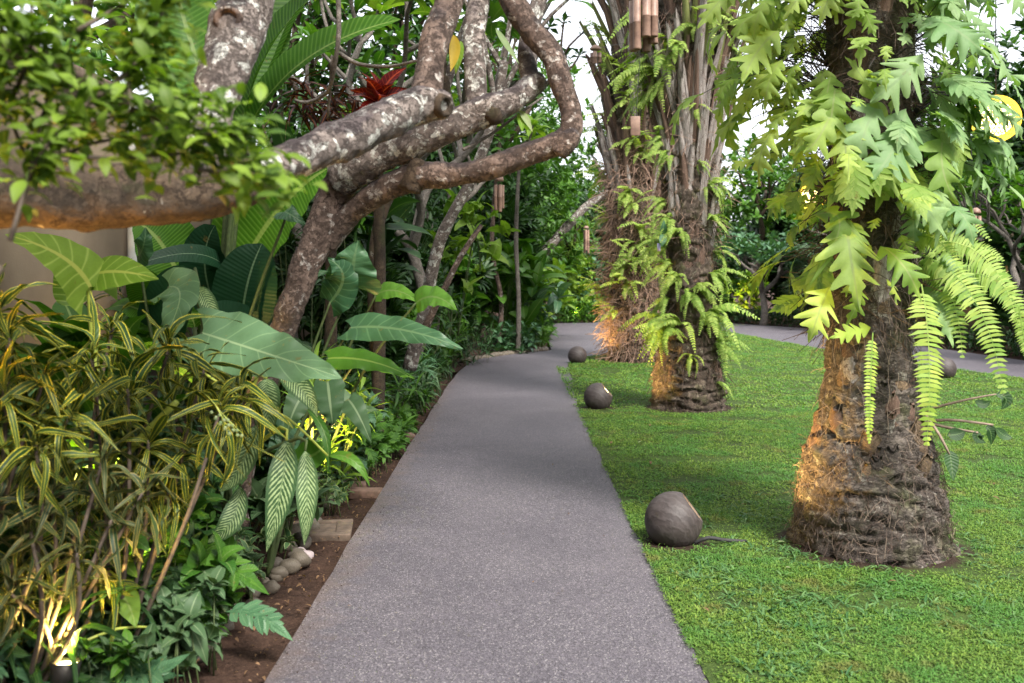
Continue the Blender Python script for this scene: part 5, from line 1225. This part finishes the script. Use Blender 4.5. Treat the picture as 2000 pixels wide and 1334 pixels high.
S_('wide banana leaves behind the middle of the bed', 'shrub', (-2.5, 13.4, -.05), (.5, .8), 3.2, 'paddle', M_BANANA, 12, 7, .9, ms, seed=15)
S_('pothos with lime leaves climbing behind the arching limb', 'shrub', (-.9, 15.4, .6), (.45, .5), 2.2, 'heart', M_LIME, 14, 4, .3, ms, seed=16)
S_('lime heart leaved climber hanging by the reddish chime', 'shrub', (-.35, 13.8, 1.6), (.3, .3), .9, 'heart', M_LIME, 8, 4, .28, ms, seed=17, nst=1)
for i, (x, y, rx, ry, h, kd, mt, nc, per, sz, lb) in enumerate([
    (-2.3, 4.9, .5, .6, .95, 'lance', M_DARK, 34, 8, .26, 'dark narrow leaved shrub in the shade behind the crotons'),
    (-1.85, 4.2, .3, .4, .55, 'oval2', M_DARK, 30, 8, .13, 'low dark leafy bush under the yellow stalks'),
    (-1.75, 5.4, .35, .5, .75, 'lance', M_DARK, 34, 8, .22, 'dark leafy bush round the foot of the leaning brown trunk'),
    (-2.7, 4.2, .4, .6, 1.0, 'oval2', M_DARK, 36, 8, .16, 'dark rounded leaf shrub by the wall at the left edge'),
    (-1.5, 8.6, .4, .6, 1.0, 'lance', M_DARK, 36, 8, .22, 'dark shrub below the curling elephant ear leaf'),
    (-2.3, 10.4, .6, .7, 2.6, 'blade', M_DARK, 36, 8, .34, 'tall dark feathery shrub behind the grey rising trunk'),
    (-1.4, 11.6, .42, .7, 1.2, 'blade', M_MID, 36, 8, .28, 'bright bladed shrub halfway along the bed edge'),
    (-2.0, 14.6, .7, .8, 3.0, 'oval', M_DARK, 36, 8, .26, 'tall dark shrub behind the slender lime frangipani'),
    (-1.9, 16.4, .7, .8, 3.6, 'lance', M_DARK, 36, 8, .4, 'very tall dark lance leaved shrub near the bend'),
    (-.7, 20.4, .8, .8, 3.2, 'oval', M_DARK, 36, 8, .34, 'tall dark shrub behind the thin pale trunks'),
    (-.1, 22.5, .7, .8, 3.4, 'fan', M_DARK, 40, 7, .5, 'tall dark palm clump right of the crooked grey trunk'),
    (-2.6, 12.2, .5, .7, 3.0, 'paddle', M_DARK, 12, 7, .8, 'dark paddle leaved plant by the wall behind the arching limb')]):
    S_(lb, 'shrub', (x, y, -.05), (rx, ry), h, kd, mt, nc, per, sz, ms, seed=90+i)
for i, (x, y, rx, ry, h, kd, mt, nc, per, sz, lb) in enumerate([
    (-1.42, 13.2, .4, .6, 2.35, 'fan', M_DARK, 46, 6, .3, 'drooping dark fan palm clump near the path bend'),
    (-1.35, 15.4, .5, .6, 2.7, 'blade', M_DARK, 46, 8, .34, 'tall dark bamboo-like clump overhanging the path bend'),
    (-1.5, 10.0, .35, .6, 1.9, 'lance', M_DARK, 46, 8, .22, 'dark fine leaved shrub overhanging the middle of the bed'),
    (-1.15, 11.9, .22, .9, .6, 'blade', M_BLUE, 40, 8, .2, 'low bluish tufts spilling on the path edge before the bend'),
    (-1.2, 8.2, .2, .8, .45, 'cut', M_MID, 34, 6, .17, 'low cut leaved plant spilling on the path edge past the bricks'),
    (-1.5, 5.9, .3, .4, .7, 'heart', M_BLUE, 16, 5, .24, 'blue-green heart leaved plant by the concrete cover'),
    (-1.28, 5.6, .18, .3, .5, 'heart', M_SILV, 10, 4, .2, 'grey heart leaved plant beside the hanging patterned leaves'),
    (-1.95, 4.0, .35, .3, .5, 'oval2', M_MID, 40, 8, .11, 'leafy bush round the lower left uplight'),
    (-1.42, 3.85, .25, .3, .38, 'oval2', M_SILV, 36, 8, .1, 'silvery green bush in front of the lower left uplight'),
    (-1.7, 4.6, .35, .4, .62, 'heart', M_DARK, 26, 5, .17, 'dark heart leaved plant under the hanging patterned leaves'),
    (-1.38, 4.1, .2, .35, .34, 'oval', M_MID, 34, 8, .1, 'small leafed green plant creeping towards the path at lower left'),
    (-2.2, 5.4, .4, .5, 1.5, 'heart', M_BANANA, 14, 4, .42, 'green heart leaved plant below the banana blades')]):
    S_(lb, 'shrub', (x, y, -.05), (rx, ry), h, kd, mt, nc, per, sz, ms, seed=190+i)
# red cordyline and dark crotons seen between the limbs
S_('bright red leaved cordyline showing above the pale limb', 'shrub', tuple(P(735, 210, 8.2)), (.1, .1), .2, 'oval', M_RED, 2, 13, .34, 'cordylines on the wall planter', seed=18, nst=1, tilt=(.3, 1.3), zlo=-.3)
S_('dark wine coloured croton beside the red cordyline', 'shrub', tuple(P(640, 240, 8.4)), (.4, .2), .3, 'croton', M_WINE, 10, 9, .32, 'cordylines on the wall planter', seed=19, nst=1, zlo=-.3)
def stand(px, py, Y, label):
    p = P(px, py, Y); t = MB().add(g_tube([(p.x, p.y, -.1), (p.x+.03, p.y, p.z*.5), (p.x, p.y, p.z+.1)], [.06, .05, .04], 10, .2, .1)).build('stump', M_BARKM, origin=(p.x, p.y, 0)); tag(t, label, 'stump')
stand(735, 230, 8.25, 'mossy upright post carrying the red cordyline'); stand(640, 260, 8.45, 'mossy upright post carrying the wine coloured croton')

# ================================================================== BACKGROUND TREES
tg1 = 'trees standing behind the garden beds'
# bare pale frangipanis in the left bed
tree('frangipani_tree', 'grey branching frangipani behind the crossing limbs', (-1.9, 9.8, -.05), 5.2, .75, 'oval', M_LIME, M_TWIG, 9, .34, 3, .09, seed=21, group=tg1, up=.7, objects=True)
tree('frangipani_tree', 'pale branched frangipani in the middle of the left bed', (-1.5, 12.6, -.05), 5.4, .8, 'oval', M_MID, M_TWIG, 9, .34, 3, .1, seed=22, group=tg1, objects=True)
tree('frangipani_tree', 'slender frangipani with large leaves near the path bend', (-1.5, 16.6, -.05), 5.6, .7, 'oval', M_LIME, M_TWIG, 9, .36, 3, .09, seed=23, group=tg1, objects=True)
for i, (px, Y, tilt_, lb, hh) in enumerate([(1012, 19.0, .1, 'thin straight pale trunk beside the path bend', 3.6), (975, 19.4, .35, 'crooked grey trunk with a reddish chime near it', 4.6)]):
    x = (px-1000)/F*Y; t = thing('thin_tree', lb, 'tree', (x, Y, -.05), 'thin trunks near the path bend')
    MB().add(g_tube([(x, Y, -.1), (x+tilt_*.1, Y, 1.), (x-tilt_*.4, Y, 2.2), (x+tilt_*.2, Y, hh)], [.055, .045, .045, .03], 10, .15, .12)).build('trunk', M_TWIG if i != 1 else M_BARKB, t)
    place_leaves(rosettes([(x+rng.uniform(-.5, .5), Y+rng.uniform(-.4, .4), hh+rng.uniform(-.5, .6)) for _ in range(10)], random.Random(i), 9, .36, .5), t, M_MID, 'oval', 5, True)
def leantrunk(pts, r, lb, seed, mat=None, nb_=5):
    mat = mat or M_BARK
    P3 = [P(*p) for p in pts]; b = P3[0]; t = thing('frangipani_tree', lb, 'tree', (b.x, b.y, b.z), tg1)
    MB().add(g_tube(P3, [r*(1-.5*i/len(P3)) for i in range(len(P3))], 10, .1, .12)).build('trunk', mat, t)
    rg = random.Random(seed); e = P3[-1]
    for i in range(nb_):
        q = e+Vector((rg.uniform(-.7, .7), rg.uniform(-.3, .3), rg.uniform(.3, 1.2))); MB().add(g_tube([P3[-2].lerp(e, rg.random()), e.lerp(q, .5)+rdir(rg)*.1, q], [r*.4, r*.3, r*.2], 7, .15, .1)).build('branch', M_BARK, t)
        place_leaves(rosettes([q], rg, 9, .3, .5), t, M_MID, 'oval', 5, True)
leantrunk([(800, 720, 10.2), (830, 600, 10.1), (860, 470, 10), (920, 350, 9.9), (965, 230, 9.8), (985, 120, 9.8)], .075, 'pale lichened trunk leaning right behind the arching limb', 5)
leantrunk([(740, 760, 8.4), (730, 560, 8.3), (742, 430, 8.3), (790, 330, 8.4), (870, 230, 8.5), (860, 90, 8.6)], .06, 'grey trunk rising behind the elephant ears', 6, M_BARKM, 3)
leantrunk([(830, 640, 9.), (870, 560, 9.), (900, 500, 9.1), (940, 440, 9.2)], .035, 'warm lit slanting trunk beside the curling elephant ear', 8, M_BARKB, 0)
leantrunk([(1040, 520, 26), (1110, 440, 26), (1150, 400, 26), (1200, 370, 26)], .14, 'pale trunk slanting right beyond the path junction', 9)

# dense small leaved tree left of the palms
tree('leafy_tree', 'tall dense small leaved green tree left of the palms, its top against the white sky', (.3, 26, -.05), 7.6, .5, 'tiny', M_MID, M_BARKM, 9, .22, 4, .16, 520, (1.7, 1.6, 3.1), 31, tg1, cc=(.45, 26, 4.6))
tree('leafy_tree', 'yellow-green lower tree beside the far end of the path', (1.9, 31.5, -.05), 4.0, .5, 'tiny', M_LIME, M_BARKM, 9, .24, 3, .12, 200, (1.0, 1.2, 1.7), 32, tg1, cc=(1.6, 31.5, 2.2))
tree('leafy_tree', 'dark dense tree filling the left bed behind the lady palms', (-2.6, 17.5, -.05), 7, .5, 'tiny', M_DARK, M_BARKM, 9, .26, 4, .16, 420, (2.0, 1.6, 2.9), 33, tg1, cc=(-2.3, 17.5, 4.2))
tree('leafy_tree', 'dark dense tree behind the arching limb', (-.9, 23, -.05), 7, .5, 'tiny', M_DARK, M_BARKM, 9, .28, 4, .16, 380, (1.8, 1.6, 2.4), 34, tg1, cc=(-.9, 23, 3.6))
tree('leafy_tree', 'leafy light green tree glimpsed through the frangipani twigs', (-4.6, 19, -.05), 8, .6, 'tiny', M_MID, M_BARKM, 9, .32, 4, .16, 300, (2.6, 2, 3), 35, tg1, cc=(-4.4, 19, 5.2))
tree('leafy_tree', 'green tree rising behind the left wall', (-5.6, 11, -.05), 7.5, .6, 'oval', M_MID, M_BARKM, 9, .3, 4, .16, 140, (2, 2, 2), 36, tg1, cc=(-5.4, 11.5, 4.6))
tree('leafy_tree', 'dark leafy tree behind the wall at the far left', (-5.4, 7.2, -.05), 7., .6, 'oval', M_DARK, M_BARKM, 9, .3, 4, .16, 140, (1.8, 2, 2), 37, tg1, cc=(-5., 7.4, 4.6))
# right and far: hedge of trees
far = [(-7, 33, 8.5, M_MID), (-3.2, 34, 8., M_DARK), (.2, 42, 7.6, M_DARK), (3.4, 60, 7.5, M_MID), (8.2, 62, 8, M_DARK), (8.6, 44, 5.0, M_DARK), (11.5, 38, 5.2, M_MID), (15, 34, 6.4, M_MID), (18.5, 31, 8.2, M_LIME), (17.5, 24, 9., M_MID), (15.2, 19.5, 8.5, M_DARK), (6.2, 50, 5.6, M_DARK)]
lbs = ['green tree far behind the left bed', 'dark tree far behind the arching limb', 'dark tree beyond the far end of the path', 'tree closing the far end of the path on the left', 'tree closing the far end of the path on the right', 'low dark tree just right of the second palm', 'green tree behind the bare twiggy frangipani', 'green tree behind the pale lantern', 'light green tree behind the nearest palm', 'tall green tree behind the yellow lantern', 'tall dark tree at the right edge beyond the wall', 'dark tree seen between the palms']
for i, (x, y, h, m) in enumerate(far):
    rr = h*.34
    tree('leafy_tree', lbs[i], (x, y, -.05), h*.8, .6, 'speck', m, M_BARKM, 9, .40, 3, .16, 950, (rr*1.45, rr, h*.5), 40+i, 'trees closing the view', cc=(x, y, h*.5))
for i, (x, y, h, m, lb) in enumerate([(12.8, 27, 7.5, M_MID, 'dense green tree behind the twiggy frangipani and pale lantern'), (10.4, 36, 6.0, M_DARK, 'dense dark tree behind the bare frangipani'), (13.4, 22, 8.5, M_DARK, 'dense dark tree right behind the yellow lantern'), (6.4, 40, 4.4, M_MID, 'dense green tree closing the gap right of the second palm'), (4.6, 36, 5.2, M_DARK, 'dense dark tree between the second and the farthest palm'), (2.6, 44, 5.4, M_MID, 'dense green tree left of the farthest palm'), (-1.2, 30, 9., M_MID, 'tall green tree left of the dense small leaved one')]):
    tree('leafy_tree', lb, (x, y, -.05), h*.8, .6, 'speck', m, M_BARKM, 9, .36, 3, .16, 900, (h*.42, h*.3, h*.5), 140+i, 'trees closing the view', cc=(x, y, h*.5))
for i, (x, y, h, m, lb) in enumerate([(-4.8, -3, 7.5, M_DARK, 'tree behind the viewer on the left, outside the photo'), (0.5, -9, 8, M_DARK, 'tree straight behind the viewer, outside the photo'), (6, -7, 8, M_MID, 'tree behind the viewer on the right, outside the photo'), (12.5, 2, 8, M_DARK, 'tree right of the lawn, outside the photo'), (13.5, 9, 8.5, M_MID, 'tree right of the lawn beyond the frame, beside the far right plants'), (-5.2, 2, 7.5, M_DARK, 'tree over the wall left of the viewer, outside the photo')]):
    tree('leafy_tree', lb, (x, y, -.05), h*.8, .6, 'speck', m, M_BARKM, 9, .45, 3, .16, 420, (h*.4, h*.36, h*.46), 160+i, 'unseen trees added around the lawn', cc=(x, y, h*.55))  # out-of-view trees added to block low-angle light and deepen the shade
# right side garden beyond the right path
tree('frangipani_tree', 'bare twiggy grey frangipani right of the second palm with leaves only at its top', (7.3, 29, -.05), 4.6, 1.0, 'oval', M_BLUE, M_TWIG, 9, .3, 5, .12, seed=61, group='frangipanis beyond the right path', up=.25, forks=(2, 3), first=.22)
tree('frangipani_tree', 'twiggy frangipani behind the pale lantern', (9.6, 27, -.05), 5.2, .9, 'oval', M_MID, M_TWIG, 8, .3, 5, .12, seed=62, group='frangipanis beyond the right path', up=.4, first=.25)
tree('frangipani_tree', 'twiggy frangipani below the yellow lantern', (9.4, 18.4, -.05), 5.0, .9, 'oval', M_MID, M_TWIG, 9, .28, 5, .1, seed=63, group='frangipanis beyond the right path', up=.4, first=.25)
tree('leafy_tree', 'dense round green tree above the bare frangipani', (8.2, 33, -.05), 6.2, .6, 'oval', M_MID, M_BARKM, 9, .34, 3, .14, 130, (2.1, 1.6, 1.5), 64, 'trees closing the view', cc=(8.0, 33, 4.3))
rs2 = 'shrubs beyond the right path'
R_ = lambda lb, base, rad, h, kd, m, nc, per, size, seed, **k: shrub('shrub', lb, 'shrub', base, rad, h, kd, m, nc, per, size, rs2, seed=seed, **k)
R_('pale feathery drooping shrub between the second and the nearest palm', (8.7, 28.5, -.05), (1.0, .9), 2.3, 'feather', M_SILV, 60, 7, .42, 71, objects=False, stemr=.03)
R_('variegated pale bush left of the nearest palm trunk', (8.7, 26.2, -.05), (1.1, .9), 2.4, 'oval', M_VARI, 100, 8, .24, 72, objects=False, stemr=.03)
R_('dark bush with lamplit yellow leaves right of the second palm', (6.4, 31.6, -.05), (1.0, .7), 2.2, 'oval', M_DARK, 70, 8, .3, 73, objects=False, stemr=.03)
R_('lamplit yellow-green bush glowing right of the second palm', (7.3, 31.7, -.05), (.8, .5), 1.6, 'oval2', M_LIME, 60, 7, .3, 85, objects=False, stemr=.03)
R_('dark ferny bush seen right of the second palm', (5.9, 33.5, -.05), (1.0, .7), 3.2, 'blade', M_DARK, 70, 8, .5, 74, objects=False, stemr=.03)
R_('broad dark leaved bush behind the right ball lamp', (9.9, 19.5, -.05), (.9, 1.2), 2.4, 'heart', M_DARK, 40, 6, .42, 75, objects=True, stemr=.03)
R_('big dark leaves at the right edge beyond the sword ferns', (9.8, 16.2, -.05), (.8, .9), 2.9, 'paddle', M_DARK, 26, 7, .8, 76, objects=True, stemr=.03)
R_('dark shrub under the big dark leaves at the right edge', (9.6, 14.6, -.05), (.5, 1.0), 1.3, 'lance', M_DARK, 40, 7, .3, 77, stemr=.03)
R_('dark mixed bush behind the nearest palm trunk', (9.6, 23.2, -.05), (1.0, 1.2), 2.7, 'oval', M_DARK, 80, 8, .34, 78, objects=False, stemr=.03)
R_('green bush with reddish tips behind the right ball lamp', (10.3, 21.4, -.05), (.9, 1.0), 3.2, 'oval', M_MID, 60, 8, .34, 79, objects=False, stemr=.03)
for q, (x0, x1, y0, y1, kd, mt, sz, hm, lb) in enumerate([(-1.14, -.95, 8.2, 11.2, 'cut', M_MID, .12, .2, 'low green cut leaved creeper hiding the soil along the middle of the path'),
    (-1.14, -.94, 10.8, 15.2, 'blade', M_DARK, .2, .25, 'low dark tufts hiding the soil along the path before the bend'), (-1.34, -1.1, 6.3, 8.3, 'oval', M_VARI, .08, .16, 'cream edged creeper between the bricks and the cut leaved plants'),
    (-1.2, -.98, 7.3, 9.2, 'oval', M_MID, .07, .12, 'tiny leaved creeper just past the loose bricks'), (-1.3, -.95, 14.6, 16.6, 'oval', M_MID, .16, .35, 'leafy tufts where the path starts to widen')]):
    ground_plants(lb, x0, x1, y0, y1, 40, kd, mt, sz, hm, 170+q, group='creepers along the path edge')
S_('broad leaved clump behind the pale stones of the far bend', 'shrub', (-.35, 20.0, -.05), (.7, .5), 2.3, 'paddle', M_MID, 16, 7, .6, ms, seed=231)
S_('heart leaved green clump left of the far bend stones', 'shrub', (-1.15, 17.9, -.05), (.5, .5), 1.9, 'heart', M_MID, 22, 5, .42, ms, seed=232)
S_('broad dark leaves filling the gap behind the grey rising trunk', 'shrub', (-1.75, 11.0, -.05), (.5, .5), 2.9, 'paddle', M_DARK, 16, 6, .6, ms, seed=233)
def hedge(label, pts, w, h, n, seed, mat=M_DARK, size=.14):
    rg = random.Random(seed); c = pts[len(pts)//2]; t = thing('ground_cover', label, 'ground cover', (c[0], c[1], 0)); its = []; P2 = [Vector((a, b, 0)) for a, b in pts]
    for i in range(n):
        k = rg.random()*(len(P2)-1); j = int(k); p = P2[j].lerp(P2[j+1], k-j); q = p+Vector((rg.uniform(0, w), rg.uniform(0, w*.7), rg.uniform(.02, h)))
        its.append(orient(q, rdir(rg, .5), (0, 0, 1), size*rg.uniform(.6, 1.2)))
    place_leaves(its, t, mat, 'tiny', 5, False)
hedge('low dark green ground cover along the far side of the right path', [(5.3, 31.6), (6.7, 30.5), (8.2, 27.5), (8.7, 20), (9.2, 15)], .8, .42, 7000, 5, M_DARK, .13)
hedge('low dark ground cover at the far end of the path on the left', [(1.1, 30.4), (2.4, 30.9)], .5, .6, 1600, 6, M_MID, .16)
R2 = lambda lb, base, rad, h, kd, m, nc, per, size, seed, **k: shrub('shrub', lb, 'shrub', base, rad, h, kd, m, nc, per, size, 'shrubs at the path junction', seed=seed, **k)
R2('lamplit yellow-green bush at the far left of the junction', (1.9, 31.3, -.05), (.8, .5), 1.3, 'oval', M_LIME, 50, 8, .26, 81, objects=False, stemr=.03)
R2('bluish leafed bush hanging over the far path', (2.6, 33.5, -.05), (.8, .7), 2.6, 'oval', M_BLUE, 70, 8, .34, 82, objects=False, stemr=.03)
R2('dark bush behind the lamplit one', (.9, 31.8, -.05), (.9, .8), 2.8, 'blade', M_MID, 60, 8, .5, 83, objects=False, stemr=.03)
R2('green bush at the left side of the far path', (3.0, 40, -.05), (1.0, 1.2), 3.4, 'oval', M_MID, 90, 8, .4, 84, objects=False, stemr=.04)

# ================================================================== GARDEN UPLIGHTS
ug = 'small garden uplights'
def uplight(loc, tgt, e, label, angle=110, glow=True, col=(1, .66, .2)):
    loc = Vector(loc); d = (Vector(tgt)-loc).normalized(); t = thing('uplight', label, 'lamp', (loc.x, loc.y, 0), ug)
    M = Matrix.Translation(loc) @ Vector((0, 0, 1)).rotation_difference(d).to_matrix().to_4x4()
    MB().add(g_rev([(-.10, .001), (-.10, .03), (-.02, .045), (.03, .05), (.03, .044), (.015, .042)], 18), M).build('housing', M_METAL, t)
    MB().add(g_rev([(.018, .043), (.022, .02), (.022, .001)], 18), M).build('lens', M_GLOW, t)
    MB().add(g_tube([(loc.x, loc.y, -.1), (loc.x, loc.y, loc.z*.5), tuple(loc-d*.08)], [.01]*3, 8, .05)).build('spike', M_METAL, t)
    warm('lamp_light', loc+d*.06, e, tgt, angle, .03, col, t)
uplight((-1.5, 3.34, .17), (-1.45, 3.45, 1.2), 13, 'glowing uplight in the lower left corner under the crotons', 140)
uplight((-1.55, 4.05, .25), (-1.4, 3.9, 1.2), 7, 'uplight hidden among the croton stems', 140)
uplight(tuple(G(660, 835, .35)), (-1.75, 6.8, 1.5), 0.1, 'small bright bulb seen under the drooping grey-green leaves', 60)
uplight((-1.58, 2.75, .85), (-1.2, 2.92, 1.75), 11, 'spiked uplight just outside the left edge under the mossy limb', 120, col=(1, .5, .12))
uplight((-2.0, 4.9, .3), (-1.75, 4.6, 2.2), 22, 'uplight behind the crotons lighting the mossy limb', 110)
uplight((-1.32, 6.6, .15), (-1.3, 6.9, 1.2), 14, 'uplight in the spiky shrub below the elephant ears', 140)
uplight((-1.65, 8.4, .15), (-1.5, 9.2, 1.8), 14, 'uplight at the warm lit slanting trunk', 120)
uplight((1.95, 30.75, .2), (1.7, 31.2, 1.5), 40, 'far uplight in the bush at the path junction', 150)
uplight((7.0, 30.9, .3), (7.2, 31.8, 1.6), 60, 'far uplight right of the second palm', 140)
uplight((9.1, 23.4, .2), (9.6, 23.8, 1.6), 40, 'far uplight behind the nearest palm', 140)
uplight((-3.0, 7.2, .15), (-3.2, 7.2, 2.), 4, 'uplight washing the beige wall', 120)

# ================================================================== STONES, COVER, BRICKS, LITTER
rg = random.Random(77); smesh = {}
def stone(x, y, r, label, z=-.045, mat=None, grp='river stones edging the left bed'):
    v = rg.randrange(6); mat = mat or (M_STONE if rg.random() < .6 else M_STONED)
    if (v, mat.name) not in smesh:
        g = g_blob(1, .82, .7, 10, 14, .22, v*3.1); smesh[v, mat.name] = make_mesh('river_stone', g[0], [g[1]], g[3], mat)
    o = link('river_stone', smesh[v, mat.name]); o.location = (x, y, z+r*.3); o.rotation_euler = (rg.uniform(-.3, .3), rg.uniform(-.3, .3), rg.random()*6); o.scale = (r,)*3
    return tag(o, label, 'stone', grp)
y = 4.0; i = 0
spots = []
while y < 13: spots.append((-1.24-.05*sin(y*2.1)+rg.uniform(-.05, .05), y, rg.uniform(.03, .065))); y += rg.uniform(.07, .2)
cnt = {}
for x, y, r in spots:
    zn = 'by the lower left plants' if y < 5.6 else 'by the cover and bricks' if y < 7.4 else 'halfway along the path' if y < 10 else 'towards the path bend'
    k = cnt.get(zn, 0); cnt[zn] = k+1
    stone(x, y, r, '%s grey river stone from the camera in the bed row %s' % ('first' if k == 0 else ORD[k], zn))
for k in range(26):
    t = k/25; x = -.85+t*1.5; y = 17.1+t*2.4+.25*sin(t*3.1); stone(x, y, rg.uniform(.06, .1), '%s pale river stone from the left along the far bend of the bed' % ('first' if k == 0 else ORD[k]), -.02, M_STONE)
for q in range(3): stone(-1.18+q*.03, 5.05+q*.1, (.045+.012*q), ['grey-brown stone, lowest of the three stacked by the lower left plants', 'middle stone of the three by the lower left plants', 'largest stone of the three by the lower left plants'][q], -.03)
cvr = thing('access_cover', 'weathered concrete access cover set in the soil left of the path', 'cover', (-1.22, 5.95, -.05))
Mr = Matrix.Translation((-1.2, 5.95, -.038)) @ Matrix.Rotation(.12, 4, 'Z')
for bx in ((.48, .06, .05, (0, -.15, 0)), (.48, .06, .05, (0, .15, 0)), (.07, .24, .05, (-.205, 0, 0)), (.09, .24, .05, (.195, 0, 0))):
    bevel(MB().add(g_box(*bx[:3], bx[3], rnd=.004), Mr).build('frame', M_CONC, cvr), .006)
bevel(MB().add(g_box(.315, .225, .04, (-.01, 0, -.004)), Mr).build('lid', M_CONC, cvr), .005)
for bx, by, rz, lb in ((-1.16, 7.15, .25, 'flat reddish brick lying between the stones and the path'), (-1.02, 6.95, .05, 'reddish brick touching the path edge'), (-1.02, 9.3, .4, 'pale brick fragment in the bed halfway along the path')):
    b = MB().add(g_box(.22, .12, .06, rnd=.006)).build('brick', M_BRICK); b.location = (bx, by, -.03); b.rotation_euler = (.04, .02, rz); bevel(b, .006); tag(b, lb, 'brick')
for q, (px, py) in enumerate([(597, 1085), (586, 1080)]):
    g = G(px, py, -.03); stone(g.x, g.y, .045, ['pinkish white pebble lying in front of the concrete cover', 'second whitish pebble behind the pinkish one by the cover'][q], -.045, M_WHITE, 'white pebbles')
# crumbs, chips and dry bits over the soil and along both edges of the path
rg = random.Random(21)
for lb, n, xr, yr, zz, sc, mt, nm in (('brown dry leaf bits and chips scattered over the soil of the left bed', 1500, (-1.75, -.93), (3.2, 14), -.035, (.008, .03), M_DEAD, 'leaf_litter'), ('dark soil crumbs spilled along the left edge of the path', 420, (-.905, -.80), (3.2, 14), .003, (.002, .006), M_SOIL, 'soil_crumbs'), ('dark crumbs and clippings along the lawn edge of the path', 300, (.65, .73), (3.2, 14), .003, (.002, .006), M_SOIL, 'soil_crumbs')):
    mb = MB(); T = []
    for _ in range(n):
        k = rg.random()**2; x = xr[0]+(xr[1]-xr[0])*(rg.random() if zz < 0 else (k if xr[0] < 0 else 1-k)); y = rg.uniform(*yr)
        T.append(np.array(orient((x, y, zz+rg.uniform(0, .012 if zz < 0 else .001)), rdir(rg) if zz > 0 else (rg.uniform(-1, 1), rg.uniform(-1, 1), rg.uniform(-.2, .2)), (rg.uniform(-.4, .4), rg.uniform(-.4, .4), 1), rg.uniform(*sc))))
    mb.addmany(KINDS['oval'](rg) if nm == 'leaf_litter' else (g_blob(.5, .5, .4, 3, 5, .3)), np.array(T)); o = mb.build(nm, mt); tag(o, lb, 'litter'); kind(o, 'stuff')
# litter on the soil and the lawn
rg = random.Random(9)
lit = [(G(px, py, .03), m) for px, py, m in [(776, 896, M_PALE), (755, 893, M_PALE), (1520, 1058, M_PALE), (1535, 1108, M_PALE), (1750, 1135, M_DEAD), (1640, 1020, M_DEAD), (1850, 1070, M_DEAD)]]
for k in range(40): lit.append((Vector((rg.uniform(-1.25, -.96), rg.uniform(3.6, 12), -.035)), M_DEAD))
for k in range(26): lit.append((Vector((rg.uniform(.8, 4.), rg.uniform(4, 10), .035)), M_DEAD if k % 3 else M_PALE))
for k in range(12): lit.append((Vector((rg.uniform(-.9, .7), rg.uniform(4, 14), .006)), M_DEAD))
for p, m in lit:
    o = link('fallen_leaf', proto('oval', m, rg.randrange(5))[0]); o.matrix_basis = orient(p, (rg.uniform(-1, 1), rg.uniform(-1, 1), 0.03), (rg.uniform(-.2, .2), rg.uniform(-.2, .2), 1), rg.uniform(.025, .06) if p.x < -.9 or p.x > .75 else rg.uniform(.012, .025))
    tag(o, 'small fallen leaf lying on the %s' % ('soil beside the path' if p.x < -.92 else 'lawn' if p.x > .74 else 'grey path'), 'leaf', 'fallen leaves on the soil' if p.x < -.92 else 'fallen leaves on the lawn' if p.x > .74 else 'fallen leaves on the path')
print('objects', len(bpy.data.objects), 'tris', sum(sum(1 if len(p.vertices) == 3 else 2 for p in m.polygons) for m in bpy.data.meshes if m.users and len(m.polygons) < 400000))
